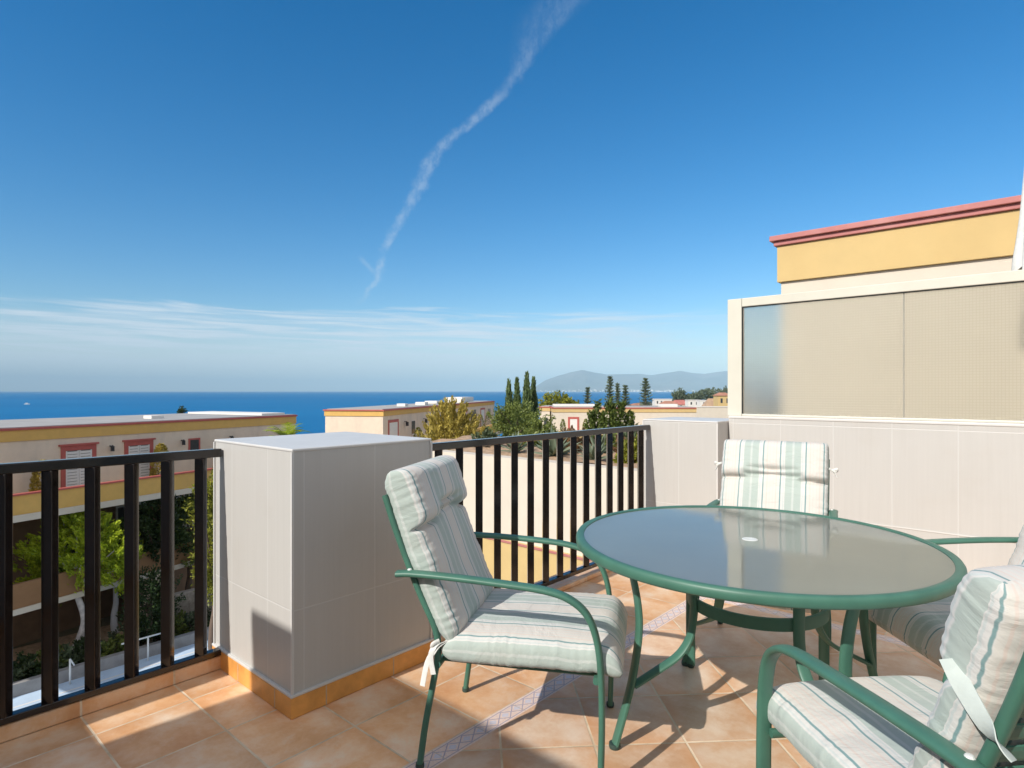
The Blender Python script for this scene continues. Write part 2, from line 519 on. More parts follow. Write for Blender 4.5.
M_PAVE = mat('blue_grey_paving', (0.52, 0.66, 0.82), 0.7, var=0.1, vscale=1.5, dirt=(0.42, 0.49, 0.57), dscale=0.7, damt=0.3)
M_PLINE = mat('white_path_line', (0.75, 0.76, 0.76), 0.6, var=0.05)
M_CONC = mat('weathered_concrete', (0.30, 0.29, 0.285), 0.9, var=0.2, vscale=2.5, bump=0.3, bscale=30)
M_METALW = mat('white_painted_steel', (0.72, 0.74, 0.74), 0.35, var=0.04)
M_BLACK = mat('black_sling_mesh', (0.02, 0.022, 0.022), 0.8, var=0.2)
M_TIE = mat('white_tie_cloth', (0.70, 0.70, 0.66), 0.9, var=0.08, vscale=30, bump=0.4, bscale=120, bdist=0.002)
M_TIEG = mat('grey_green_strap_cloth', (0.50, 0.555, 0.52), 0.9, var=0.08, vscale=30, bump=0.4, bscale=120, bdist=0.002)
M_PLASTIC = mat('white_plastic', (0.66, 0.68, 0.65), 0.4, var=0.03)
M_RUBBER = mat('dark_green_plastic', (0.03, 0.06, 0.05), 0.6, var=0.1)
M_RTILE = mat('clay_roof_tiles', (0.42, 0.20, 0.13), 0.85, var=0.25, vscale=0.5)
M_TOWNW = mat('whitewashed_wall', (0.74, 0.71, 0.66), 0.85, var=0.06, vscale=0.4)
M_LAMP = mat('lantern_iron', (0.03, 0.03, 0.032), 0.5, var=0.1)
M_POT = mat('clay_pot', (0.42, 0.19, 0.10), 0.8, var=0.15)

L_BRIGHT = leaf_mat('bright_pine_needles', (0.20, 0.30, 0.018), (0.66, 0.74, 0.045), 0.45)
L_GOLD = leaf_mat('golden_cypress_foliage', (0.26, 0.20, 0.04), (0.68, 0.54, 0.12), 0.25)
L_YGREEN = leaf_mat('yellow_green_foliage', (0.12, 0.14, 0.02), (0.42, 0.42, 0.05), 0.3)
L_CYP = leaf_mat('dark_cypress_foliage', (0.06, 0.10, 0.04), (0.22, 0.29, 0.11), 0.15)
L_MID = leaf_mat('mid_green_foliage', (0.075, 0.115, 0.025), (0.31, 0.35, 0.085), 0.3)
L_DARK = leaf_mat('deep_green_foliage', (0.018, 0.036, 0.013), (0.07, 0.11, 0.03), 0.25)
L_GREYG = leaf_mat('grey_green_shrub_leaves', (0.05, 0.075, 0.035), (0.17, 0.21, 0.11), 0.25)
L_FAR = leaf_mat('far_conifer_foliage', (0.09, 0.125, 0.085), (0.24, 0.29, 0.17), 0.15)
L_AGAVE = leaf_mat('agave_leaf', (0.12, 0.16, 0.11), (0.26, 0.30, 0.20), 0.1)
L_DRY = leaf_mat('dry_rusty_foliage', (0.12, 0.065, 0.03), (0.30, 0.18, 0.08), 0.2)


def glass_table_mat():
    m = bpy.data.materials.new('frosted_table_glass')
    m.use_nodes = True
    T = NT(m.node_tree)
    T.n.remove(T.n['Principled BSDF'])
    out = [n for n in T.n if n.type == 'OUTPUT_MATERIAL'][0]
    pos = T.new('ShaderNodeTexCoord').outputs['Object']
    n = T.noise(pos, 55, 4, 0.6)
    d = T.noise(pos, 4, 5, 0.65)
    gl = T.new('ShaderNodeBsdfGlossy')
    T.put(gl.inputs['Roughness'], T.smooth(T.noise(pos, 3.0, 6, 0.65, 0.6), 0.35, 0.7, 0.035, 0.12))
    gl.inputs['Color'].default_value = (0.95, 0.97, 0.96, 1)
    bm = T.bump(n, 0.05, 0.002)
    T.l.new(bm, gl.inputs['Normal'])
    tl = T.new('ShaderNodeBsdfTranslucent'); tl.inputs[0].default_value = (0.85, 0.9, 0.86, 1)
    df = T.new('ShaderNodeBsdfDiffuse')
    T.l.new(T.ramp(d, [(0.35, (0.50, 0.55, 0.50)), (0.75, (0.58, 0.62, 0.56))]), df.inputs[0])
    tp = T.new('ShaderNodeBsdfTransparent'); tp.inputs[0].default_value = (0.9, 0.95, 0.92, 1)
    a = T.new('ShaderNodeMixShader'); a.inputs[0].default_value = 0.62
    T.l.new(df.outputs[0], a.inputs[1]); T.l.new(tl.outputs[0], a.inputs[2])
    a2 = T.new('ShaderNodeMixShader'); a2.inputs[0].default_value = 0.36
    T.l.new(a.outputs[0], a2.inputs[1]); T.l.new(tp.outputs[0], a2.inputs[2])
    fr = T.new('ShaderNodeFresnel'); fr.inputs['IOR'].default_value = 1.5
    b = T.new('ShaderNodeMixShader')
    T.l.new(fr.outputs[0], b.inputs[0]); T.l.new(a2.outputs[0], b.inputs[1]); T.l.new(gl.outputs[0], b.inputs[2])
    T.l.new(b.outputs[0], out.inputs[0])
    return m


def screen_glass_mat():
    m = bpy.data.materials.new('ribbed_obscure_glass')
    m.use_nodes = True
    T = NT(m.node_tree)
    T.n.remove(T.n['Principled BSDF'])
    out = [n for n in T.n if n.type == 'OUTPUT_MATERIAL'][0]
    g = T.new('ShaderNodeNewGeometry')
    px, py, pz = T.sep(g.outputs['Position'])

    def tri(c, per):
        f = T.math('FRACT', T.math('DIVIDE', T.math('ADD', c, 10.0), per))
        return T.math('ABSOLUTE', T.math('SUBTRACT', T.math('MULTIPLY', f, 2.0), 1.0))
    h = T.math('ADD', tri(px, 0.0165), tri(pz, 0.0165))
    bm = T.bump(h, 0.35, 0.0022)
    ln = T.math('MULTIPLY', T.smooth(px, -0.9, -0.2, 0.25, 0.8), T.math('MAXIMUM', T.smooth(tri(px, 0.0165), 0.72, 0.95), T.smooth(tri(pz, 0.0165), 0.72, 0.95)))
    rf = T.new('ShaderNodeBsdfRefraction')
    rf.inputs['Roughness'].default_value = 0.36
    rf.inputs['IOR'].default_value = 1.15
    T.l.new(T.mix(ln, (0.95, 0.95, 0.92), (0.84, 0.835, 0.77)), rf.inputs['Color'])
    T.l.new(bm, rf.inputs['Normal'])
    df = T.new('ShaderNodeBsdfDiffuse'); df.inputs[0].default_value = (0.52, 0.50, 0.43, 1)
    tl = T.new('ShaderNodeBsdfTranslucent'); tl.inputs[0].default_value = (0.8, 0.78, 0.7, 1)
    a0 = T.new('ShaderNodeMixShader'); a0.inputs[0].default_value = 0.4
    T.l.new(df.outputs[0], a0.inputs[1]); T.l.new(tl.outputs[0], a0.inputs[2])
    a = T.new('ShaderNodeMixShader'); a.inputs[0].default_value = 0.26
    T.l.new(rf.outputs[0], a.inputs[1]); T.l.new(a0.outputs[0], a.inputs[2])
    gl = T.new('ShaderNodeBsdfGlossy'); gl.inputs['Roughness'].default_value = 0.2
    fr = T.new('ShaderNodeFresnel'); fr.inputs['IOR'].default_value = 1.35
    b = T.new('ShaderNodeMixShader')
    T.l.new(fr.outputs[0], b.inputs[0]); T.l.new(a.outputs[0], b.inputs[1]); T.l.new(gl.outputs[0], b.inputs[2])
    T.l.new(b.outputs[0], out.inputs[0])
    return m


M_GLASS = glass_table_mat()
M_SCREEN = screen_glass_mat()


# ------------------------------------------------------------------ mesh helpers
class MB:
    def __init__(self):
        self.v, self.f, self.uv, self.mi = [], [], [], []

    def box(self, x0, x1, y0, y1, z0, z1, mi=0):
        b = len(self.v)
        self.v += [(x0, y0, z0), (x1, y0, z0), (x1, y1, z0), (x0, y1, z0), (x0, y0, z1), (x1, y0, z1), (x1, y1, z1), (x0, y1, z1)]
        for f in ((0, 3, 2, 1), (4, 5, 6, 7), (0, 1, 5, 4), (1, 2, 6, 5), (2, 3, 7, 6), (3, 0, 4, 7)):
            self.f.append(tuple(b + i for i in f)); self.mi.append(mi)
        return self

    def quad(self, a, b, c, d, mi=0):
        i = len(self.v)
        self.v += [a, b, c, d]
        self.f.append((i, i + 1, i + 2, i + 3)); self.mi.append(mi)
        return self

    def tube(self, pts, a=0.02, b=None, side=None, seg=10, caps=True, taper=None, mi=0):
        """sweep an oval (half-sizes a along `side`, b across it) along pts"""
        b = a if b is None else b
        P = [Vector(p) for p in pts]
        n = len(P)
        prev = None
        base = len(self.v)
        for i, p in enumerate(P):
            t = (P[min(i + 1, n - 1)] - P[max(i - 1, 0)]).normalized()
            if side is not None:
                s = Vector(side)
            elif prev is not None:
                s = prev
            else:
                s = Vector((0, 0, 1)) if abs(t.z) < 0.9 else Vector((1, 0, 0))
            s = (s - t * s.dot(t)).normalized()
            prev = s
            u = t.cross(s)
            k = 1.0 if taper is None else taper[i]
            for j in range(seg):
                an = 2 * math.pi * (j + 0.5) / seg
                ca, sa = math.cos(an), math.sin(an)
                e = 0.75
                ca = math.copysign(abs(ca) ** e, ca); sa = math.copysign(abs(sa) ** e, sa)
                q = p + s * (ca * a * k) + u * (sa * b * k)
                self.v.append(tuple(q))
        for i in range(n - 1):
            for j in range(seg):
                j2 = (j + 1) % seg
                self.f.append((base + i * seg + j, base + i * seg + j2, base + (i + 1) * seg + j2, base + (i + 1) * seg + j)); self.mi.append(mi)
        if caps:
            self.f.append(tuple(base + j for j in reversed(range(seg)))); self.mi.append(mi)
            self.f.append(tuple(base + (n - 1) * seg + j for j in range(seg))); self.mi.append(mi)
        return self

    def lathe(self, prof, seg=64, closed=False, c=(0, 0, 0), mi=0):
        base = len(self.v)
        m = len(prof)
        for j in range(seg):
            an = 2 * math.pi * j / seg
            for r, z in prof:
                self.v.append((c[0] + r * math.cos(an), c[1] + r * math.sin(an), c[2] + z))
        rng_ = range(m) if closed else range(m - 1)
        for j in range(seg):
            j2 = (j + 1) % seg
            for i in rng_:
                i2 = (i + 1) % m
                self.f.append((base + j * m + i, base + j2 * m + i, base + j2 * m + i2, base + j * m + i2)); self.mi.append(mi)
        return self

    def build(self, name, mats, parent=None, smooth=False, bevel=0.0, loc=None, bseg=2):
        me = bpy.data.meshes.new(name)
        me.from_pydata([tuple(v) for v in self.v], [], self.f)
        if not isinstance(mats, (list, tuple)): mats = [mats]
        for mm in mats: me.materials.append(mm)
        if len(mats) > 1:
            me.polygons.foreach_set('material_index', self.mi)
        if smooth:
            me.polygons.foreach_set('use_smooth', [True] * len(me.polygons))
        if self.uv:
            ul = me.uv_layers.new(name='UVMap')
            flat = []
            for f in self.uv: 
                for q in f: flat += [q[0], q[1]]
            ul.data.foreach_set('uv', flat)
        me.update()
        o = bpy.data.objects.new(name, me)
        COL.objects.link(o)
        if parent is not None: o.parent = parent
        if loc is not None: o.location = loc
        if bevel > 0:
            md = o.modifiers.new('bevel', 'BEVEL')
            md.width = bevel; md.segments = bseg; md.limit_method = 'ANGLE'
        return o


def smooth_auto(o, ang=40):
    me = o.data
    me.polygons.foreach_set('use_smooth', [True] * len(me.polygons))
    try:
        me.set_sharp_from_angle(angle=R(ang))
    except Exception:
        pass
    return o


def tag(o, label=None, cat=None, group=None, kind=None):
    if label: o['label'] = label
    if cat: o['category'] = cat
    if group: o['group'] = group
    if kind: o['kind'] = kind
    return o


def empty(name, loc=(0, 0, 0), rz=0.0, label=None, cat=None, group=None):
    o = bpy.data.objects.new(name, None)
    COL.objects.link(o)
    o.empty_display_size = 0.2
    o.location = loc
    o.rotation_euler = (0, 0, rz)
    return tag(o, label, cat, group)


def copy_tree(o, parent=None):
    c = o.copy()
    COL.objects.link(c)
    c.parent = parent
    for ch in list(o.children):
        if ch is not c: copy_tree(ch, c)
    return c


def crv(pts, n=8):
    """Catmull-Rom through pts"""
    P = [Vector(p) for p in pts]
    out = []
    for i in range(len(P) - 1):
        p0 = P[max(i - 1, 0)]; p1 = P[i]; p2 = P[i + 1]; p3 = P[min(i + 2, len(P) - 1)]
        for k in range(n):
            t = k / n
            out.append(0.5 * ((2 * p1) + (p2 - p0) * t + (2 * p0 - 5 * p1 + 4 * p2 - p3) * t * t + (3 * p1 - p0 - 3 * p2 + p3) * t ** 3))
    out.append(P[-1])
    return out


def fast_mesh(name, V, F, material, parent=None, loc=None):
    """V (n,3) float array, F (m,k) int array"""
    me = bpy.data.meshes.new(name)
    m, k = F.shape
    me.vertices.add(len(V)); me.vertices.foreach_set('co', V.astype(np.float32).ravel())
    me.loops.add(m * k); me.loops.foreach_set('vertex_index', F.astype(np.int32).ravel())
    me.polygons.add(m)
    me.polygons.foreach_set('loop_start', np.arange(0, m * k, k, dtype=np.int32))
    me.polygons.foreach_set('loop_total', np.full(m, k, dtype=np.int32))
    me.materials.append(material)
    me.update(calc_edges=True)
    me.validate()
    o = bpy.data.objects.new(name, me)
    COL.objects.link(o)
    if parent is not None: o.parent = parent
    if loc is not None: o.location = loc
    return o


def leaves(name, P, D, length, width, material, parent=None, jitter=0.6, droop=0.0):
    """one kite-shaped leaf per row of P, pointing roughly along D"""
    n = len(P)
    D = D + rng.normal(0, jitter, (n, 3))
    D[:, 2] -= droop
    D /= np.linalg.norm(D, axis=1, keepdims=True) + 1e-9
    A = rng.normal(0, 1, (n, 3))
    A -= (A * D).sum(1, keepdims=True) * D
    A /= np.linalg.norm(A, axis=1, keepdims=True) + 1e-9
    L = length * rng.uniform(0.6, 1.35, (n, 1)); Wd = width * rng.uniform(0.7, 1.3, (n, 1))
    V = np.empty((n, 4, 3))
    V[:, 0] = P - D * L * 0.5
    V[:, 1] = P + A * Wd * 0.5
    V[:, 2] = P + D * L * 0.5
    V[:, 3] = P - A * Wd * 0.5
    F = np.arange(n * 4).reshape(n, 4)
    return fast_mesh(name, V.reshape(-1, 3), F, material, parent)


# ------------------------------------------------------------------ setting: terrain, sea, mountains
def ss(x, a, b):
    t = np.clip((x - a) / (b - a), 0, 1)
    return t * t * (3 - 2 * t)


SEA = -24.0


def terrain():
    # grid in camera-frame polar coordinates, dense near the house
    az = np.radians(np.linspace(-180, 180, 181))
    rr = np.concatenate([np.linspace(0, 60, 31), np.geomspace(64, 2600, 60)])
    A, Rr = np.meshgrid(az, rr)
    X = np.sin(A) * Rr; Z = np.cos(A) * Rr
    n = cy_ * X - sy_ * Z; u = sy_ * X + cy_ * Z
    h = np.full_like(X, -8.7)
    up = ss(n, -17.0, -12.5) * ss(u, 8.0, 12.0)
    h = h + up * 4.6
    k = X / np.maximum(Z, 1)
    slope = ss(Rr, 45, 330)
    h = h * (1 - slope) + (SEA - 4) * slope
    cape = ss(k, 0.10, 0.22) * ss(Rr, 120, 260) * (1 - ss(Rr, 620, 1300)) * (Z > 0)
    h = h * (1 - cape) + (-9.6 - ss(Rr, 380, 700) * 1.5) * cape
    for i in range(h.shape[0]):
        for j in range(h.shape[1]):
            h[i, j] += 0.5 * mnoise.noise((X[i, j] * 0.05, Z[i, j] * 0.05, 3.0)) * min(1, max(0, Rr[i, j] - 40) / 40)
    V = np.stack([n, u, h], -1).reshape(-1, 3)
    nr, na = X.shape
    idx = np.arange(nr * na).reshape(nr, na)
    F = np.stack([idx[:-1, :-1], idx[:-1, 1:], idx[1:, 1:], idx[1:, :-1]], -1).reshape(-1, 4)
    m = mat('dry_grass_ground', (0.13, 0.115, 0.07), 0.95, var=0.3, vscale=0.25, bump=0.6, bscale=3, bdist=0.1, dirt=(0.07, 0.09, 0.035), dscale=0.12, damt=0.8)
    o = fast_mesh('ground', V, F, m)
    tag(o, kind='structure')


def sea():
    m = bpy.data.materials.new('sea_water')
    m.use_nodes = True
    T = NT(m.node_tree)
    b = T.n['Principled BSDF']
    pos = T.new('ShaderNodeNewGeometry').outputs['Position']
    n0 = T.noise(pos, 0.0011, 5, 0.6)
    mp = T.new('ShaderNodeMapping')
    mp.inputs['Rotation'].default_value = (0, 0, R(-YAW))
    T.l.new(pos, mp.inputs[0])
    mp2 = T.new('ShaderNodeMapping')
    mp2.inputs['Scale'].default_value = (0.25, 1.0, 1.0)
    T.l.new(mp.outputs[0], mp2.inputs[0])
    n1 = T.noise(mp2.outputs[0], 0.02, 6, 0.62)
    c = T.ramp(n0, [(0.35, (0.003, 0.125, 0.31)), (0.65, (0.005, 0.155, 0.36))])
    c = T.mix(T.smooth(n1, 0.42, 0.7, 0.0, 0.4), c, (0.010, 0.185, 0.40))
    T.l.new(c, b.inputs['Base Color'])
    b.inputs['Roughness'].default_value = 0.5
    b.inputs['Specular IOR Level'].default_value = 0.10
    n2 = T.noise(pos, 0.35, 5, 0.6)
    T.l.new(T.bump(n2, 0.8, 1.2), b.inputs['Normal'])
    rr = np.concatenate([[0], np.geomspace(60, 46000, 60)])
    az = np.radians(np.linspace(0, 360, 145))
    A, Rr = np.meshgrid(az, rr)
    V = np.stack([np.sin(A) * Rr, np.cos(A) * Rr, np.full_like(A, SEA)], -1).reshape(-1, 3)
    idx = np.arange(A.size).reshape(A.shape)
    F = np.stack([idx[:-1, :-1], idx[:-1, 1:], idx[1:, 1:], idx[1:, :-1]], -1).reshape(-1, 4)
    o = fast_mesh('sea', V, F, m)
    tag(o, kind='structure')


def mountains():
    """coastal range across the bay: a height field 17-26 km away whose skyline follows the photograph's"""
    prof = [(522, 390.5), (535, 387), (545, 380.5), (556, 376.5), (570, 372.5), (582, 370), (594, 372.5), (607, 374.5), (622, 374.2),
            (640, 374), (652, 375.3), (665, 373.2), (680, 370.8), (692, 373), (704, 374), (716, 372.2), (728, 371), (760, 369), (800, 371), (860, 366), (930, 370), (1010, 372), (1060, 380), (1100, 388)]
    kx = np.array([(p[0] - CX) / FPX for p in prof]); ky = np.array([(HY - p[1]) / FPX for p in prof])
    ks = np.linspace(kx[0], kx[-1], 260)
    sky = np.interp(ks, kx, ky)
    Zs = np.concatenate([np.linspace(17000, 22500, 34), np.linspace(22800, 27000, 10)])
    V = []
    for zi in Zs:
        for k, hh in zip(ks, sky):
            crest = hh * 22500 + 3
            t = (zi - 17000) / 5500
            if t <= 1:
                e = (0.06 * t / 0.2) if t < 0.2 else 0.06 + 0.94 * ((t - 0.2) / 0.8) ** 1.25
            else:
                e = max(0.0, 1 - (t - 1) * 1.1)
            rid = mnoise.fractal((k * 26, zi / 1500.0, 1.7), 1.0, 2.0, 5)
            rid2 = abs(mnoise.noise((k * 40, zi / 2600.0, 8.0)))
            mod = 1 + (0.30 * rid - 0.35 * rid2) * (1 - abs(2 * min(t, 1) - 1)) * (1.0 if t < 1 else 0)
            z = SEA + 2 + (crest - SEA) * e * mod
            V.append((*W(k * zi, zi)[:2], z))
    V = np.array(V)
    nr, na = len(Zs), len(ks)
    idx = np.arange(nr * na).reshape(nr, na)
    F = np.stack([idx[:-1, :-1], idx[:-1, 1:], idx[1:, 1:], idx[1:, :-1]], -1).reshape(-1, 4)
    m = mat('mountain_scrub', (0.10, 0.105, 0.075), 0.95, var=0.35, vscale=0.0015, dirt=(0.19, 0.16, 0.12), dscale=0.0006, damt=0.7)
    o = fast_mesh('mountains', V, F, m)
    o.data.polygons.foreach_set('use_smooth', [True] * len(o.data.polygons))
    tag(o, kind='structure')
    # white towns along the foot of the range
    mb = MB()
    r_ = random.Random(5)
    for i in range(900):
        k = r_.uniform(0.045, 0.95)
        t = r_.random() ** 1.7
        zi = 16950 + t * 2300
        dens = mnoise.noise((k * 22, 4.4, 0))
        if dens < -0.12 and r_.random() < 0.7: continue
        c = W(k * zi, zi)
        tt = max(0, (zi - 17000) / 5500)
        crest = float(np.interp(k, ks, sky)) * 22500
        z0 = SEA + 2 + (crest - SEA) * (0.06 * min(tt, .2) / .2) - 3
        w, d, hgt = r_.uniform(14, 55), r_.uniform(14, 40), r_.uniform(10, 34)
        mb.box(c.x - w / 2, c.x + w / 2, c.y - d / 2, c.y + d / 2, z0 - 20, z0 + hgt)
    o = mb.build('far_town', M_TOWNW)
    tag(o, 'pale strip of tiny white buildings along the foot of the hazy mountains', 'town', kind='stuff')


terrain(); sea(); mountains()

# ------------------------------------------------------------------ terrace
XS0, XS1 = -1.61, -1.53          # border strip
YS0, YS1 = 3.525, 3.605


def terrace():
    mb = MB()
    z = 0.0
    XO, XI = -2.80, 2.6
    YN, YF = -2.0, 4.4
    def sheet(x0, x1, y0, y1, mi):
        mb.quad((x0, y0, z), (x1, y0, z), (x1, y1, z), (x0, y1, z), mi)
    sheet(XO, XS0, YN, 1.9, 0)
    sheet(-2.46, XS0, 1.9, YF, 0)
    sheet(XS0, XI, YS1, YF, 0)
    sheet(XS0, XS1, YN, YS1, 1)
    sheet(XS1, XI, YS0, YS1, 2)
    sheet(XS1, XI, YN, YS0, 3)
    o = mb.build('terrace_floor', [M_FLOOR_SQ, M_STRIP_Y, M_STRIP_X, M_FLOOR_DG])
    tag(o, kind='structure')
    # slab with rounded tile nosing along the open edge
    mb = MB()
    mb.box(-2.895, 2.6, -2.0, 1.9, -0.32, -0.004)
    mb.box(-2.47, 2.6, 1.902, 4.75, -0.32, -0.004)
    o = mb.build('terrace_slab', M_CREAM)
    k = MB().box(-2.895, -2.802, -0.828, 1.168, -0.003, 0.062).box(-2.46, -2.262, 1.872, 4.198, 0.001, 0.03).build('terrace_kerb', M_FLOOR_SQ, bevel=0.008)
    tag(k, kind='structure')
    tag(o, kind='structure')


terrace()


def pillar(x0, x1, y0, y1, h, label, skirt=True):
    t = empty('parapet_pillar', ((x0 + x1) / 2, (y0 + y1) / 2, 0), 0, label, 'pillar')
    cx, cy = (x0 + x1) / 2, (y0 + y1) / 2
    hx, hy = (x1 - x0) / 2, (y1 - y0) / 2
    MB().box(-hx, hx, -hy, hy, 0.002, h - 0.012).build('tiled_body', M_TILEWALL, t)
    MB().box(-hx - 0.004, hx + 0.004, -hy - 0.004, hy + 0.004, h - 0.012, h).build('coping', M_WHITETRIM, t, bevel=0.004)
    # corner trims
    m = MB()
    for sx in (-1, 1):
        for sy in (-1, 1):
            x, y = sx * hx, sy * hy
            m.box(x - 0.005 + sx * 0.0015, x + 0.005 + sx * 0.0015, y - 0.005 + sy * 0.0015, y + 0.005 + sy * 0.0015, 0.094, h - 0.0125)
    m.build('corner_trim', M_WHITETRIM, t)
    if skirt:
        s = MB()
        e = 0.011
        s.box(-hx - e, hx + e, -hy - e, hy + e, 0.001, 0.082)
        so = s.build('skirting', M_BASE, t, bevel=0.003)
        g = MB()
        e2 = e + 0.0008
        for k in range(1, 3):
            yy = -hy + 0.14 + (k - 1) * 0.335
            g.box(hx + e - 0.002, hx + e2, yy - 0.0025, yy + 0.0025, 0.003, 0.080)
        g.box(-0.0025 + hx - .12, 0.0025 + hx - .12, -hy - e2, -hy - e + 0.002, 0.003, 0.080)
        g.box(-0.0025 + hx - .45, 0.0025 + hx - .45, -hy - e2, -hy - e + 0.002, 0.003, 0.080)
        g.build('joint', mat('skirting_grout', (0.55, 0.42, 0.28), 0.9, var=0.1), so)
        c = MB()
        c.box(-hx - e - 0.001, hx + e + 0.001, -hy - e - 0.001, hy + e + 0.001, 0.0822, 0.0935)
        c.build('skirting_cap', M_WHITETRIM, t, bevel=0.003)
    return t


pillar(-2.885, -2.172, 1.17, 1.87, 1.045, 'free-standing pale tiled parapet block between the two black railings')
pillar(-2.335, -1.742, 4.2, 4.75, 1.05, 'pale tiled corner pillar where the far railing meets the screened wall')
pillar(-2.90, -2.172, -1.55, -0.83, 1.045, 'pale tiled parapet block at the near end of the left railing')


def railing(x, y0, y1, bars, label, plates=True):
    t = empty('railing', (x, y0, 0), 0, label, 'railing', 'dark railings of the terrace')
    L = y1 - y0
    MB().box(-0.021, 0.021, 0.003, L - 0.003, 0.969, 1.007).build('top_rail', M_RAIL, t, bevel=0.004)
    MB().box(-0.02, 0.02, 0.003, L - 0.003, 0.066, 0.092).build('bottom_rail', M_RAIL, t, bevel=0.003)
    for b in bars:
        bo = MB().box(-0.0195, 0.0195, -0.0195, 0.0195, 0.0915, 0.9695).build('baluster', M_RAIL, t, bevel=0.002, loc=(0, b - y0, 0))
        bo.rotation_euler = (0, 0, R(45))
    return t


railing(-2.815, -0.83, 1.166, [0.535 + 0.136 * k for k in range(-9, 5)], 'dark metal railing left of the tiled block, above the garden')
railing(-2.295, 1.876, 4.196, [2.03 + 0.1465 * k for k in range(15) if 2.03 + 0.1465 * k < 4.17], 'dark metal railing right of the tiled block, behind the table')


def back_wall():
    t = empty('boundary_wall', (0.43, 4.475, 0), 0, 'long pale tiled wall under the frosted screen', 'wall')
    MB().box(-2.168, 2.17, -0.075, 0.075, 0.002, 1.068).build('tiled_body', M_TILEWALL, t)
    MB().box(-2.168, 2.17, -0.08, 0.08, 1.068, 1.086).build('coping', M_WHITETRIM, t, bevel=0.004)
    MB().box(-2.168, 2.17, -0.0865, -0.0755, 0.0005, 0.082).build('skirting', M_BASE, t, bevel=0.003)
    MB().box(-2.168, 2.17, -0.0862, -0.0752, 0.0823, 0.092).build('skirting_cap', M_WHITETRIM, t)
    MB().box(-2.168, 2.17, -0.0785, -0.0745, 0.414, 0.421).build('tile_trim', M_WHITETRIM, t)
    s = empty('privacy_screen', (-1.755, 4.45, 1.086), 0, 'frosted glass privacy screen in a cream frame on the wall', 'screen')
    m = MB()
    zt = 0.868
    fr = MB()
    fr.box(0, 0.105, -0.03, 0.03, 0.0, zt)
    fr.box(0.107, 4.3, -0.03, 0.03, zt - 0.063, zt)
    fr.box(0.107, 4.3, -0.03, 0.03, 0.0005, 0.016)
    fr.build('frame', M_FRAME, s, bevel=0.004)
    gk = MB()
    gk.box(0.1055, 0.111, -0.024, 0.0, 0.0165, zt - 0.064)
    gk.box(0.111, 4.3, -0.024, 0.0, zt - 0.0695, zt - 0.0638)
    gk.build('gasket', M_BLACK, s)
    xs = [0.1115, 1.117, 2.135, 3.15, 4.3]
    for a, b in zip(xs[:-1], xs[1:]):
        MB().box(a, b - 0.006, -0.012, -0.004, 0.017, zt - 0.0702).build('glass_pane', M_SCREEN, s)
    for a in xs[1:-1]:
        MB().box(a - 0.0055, a - 0.0005, -0.013, -0.003, 0.0172, zt - 0.0704).build('joint_strip', mat('grey_seal', (0.3, 0.29, 0.26), 0.6, var=0.1), s)


back_wall()


def own_house():
    """the house whose wall and roof edge shade the near floor"""
    t = empty('house', (0, -2.0, 0), 0, 'cream house with ochre parapet behind the viewpoint', 'house')
    x0, x1 = -2.675, 4.6
    m = MB()
    # wall with an opening for the sliding door
    m.box(x0, -1.5, -6.0, 0, -8.75, 2.05)
    m.box(1.5, x1, -6.0, 0, -8.75, 2.05)
    m.box(-1.499, 1.499, -6.0, 0, 2.1, 2.102)
    m.box(-1.4995, 1.4995, -6.0, -0.18, 0.0, 2.099)
    m.box(-1.4995, 1.4995, -6.0, 0, -8.75, -0.33)
    m.build('wall', M_CREAM_L, t)
    MB().box(x0, x1, -6.0, 0.0, 2.11, 2.52).build('parapet', M_YELL_L, t)
    MB().box(x0 - 0.02, x1, -6.0, 0.025, 2.525, 2.6).build('cornice', M_PINK, t, bevel=0.01)
    d = MB().box(-1.49, 1.49, -0.15, -0.10, 0.03, 2.09)
    fr = MB()
    for xa, xb in ((-1.49, -1.42), (-0.04, 0.04), (1.42, 1.49)):
        fr.box(xa, xb, -0.16, -0.08, 0.02, 2.09)
    fr.box(-1.42, 1.42, -0.159, -0.081, 2.02, 2.089); fr.box(-1.42, 1.42, -0.159, -0.081, 0.021, 0.08)
    f = fr.build('sliding_door', M_WHITE, t)
    MB().box(-1.419, -0.041, -0.125, -0.115, 0.081, 2.019).box(0.041, 1.419, -0.125, -0.115, 0.081, 2.019).build('pane', M_DARKWOOD, f)
    # lower storeys below the terrace
    MB().box(-2.9, 2.6, 0.002, 4.1, -8.75, -0.325).build('lower_wall', M_CREAM, t)


own_house()


def neighbour_house():
    t = empty('neighbour_house', (-1.86, 6.0, 0), 0, 'cream house with pale yellow parapet and red cornice behind the frosted screen', 'house')
    MB().box(0.0, 6.0, 0.0, 5.0, -8.75, 2.31).build('wall', M_CREAM_L, t)
    MB().box(-0.03, 6.0, -0.03, 5.02, 2.312, 2.655).build('parapet', M_YELL_L, t, bevel=0.004)
    m = MB()
    m.box(-0.055, 6.0, -0.055, 5.04, 2.657, 2.70)
    m.box(-0.085, 6.0, -0.085, 5.06, 2.7005, 2.75)
    m.build('cornice', M_PINK, t, bevel=0.006)
    MB().box(-0.1, 6.0, -1.45, -0.001, -0.35, -0.01).build('terrace_slab', M_CREAM, t)


neighbour_house()


# ------------------------------------------------------------------ furniture
TC = Vector((-0.815, 2.268, 0))


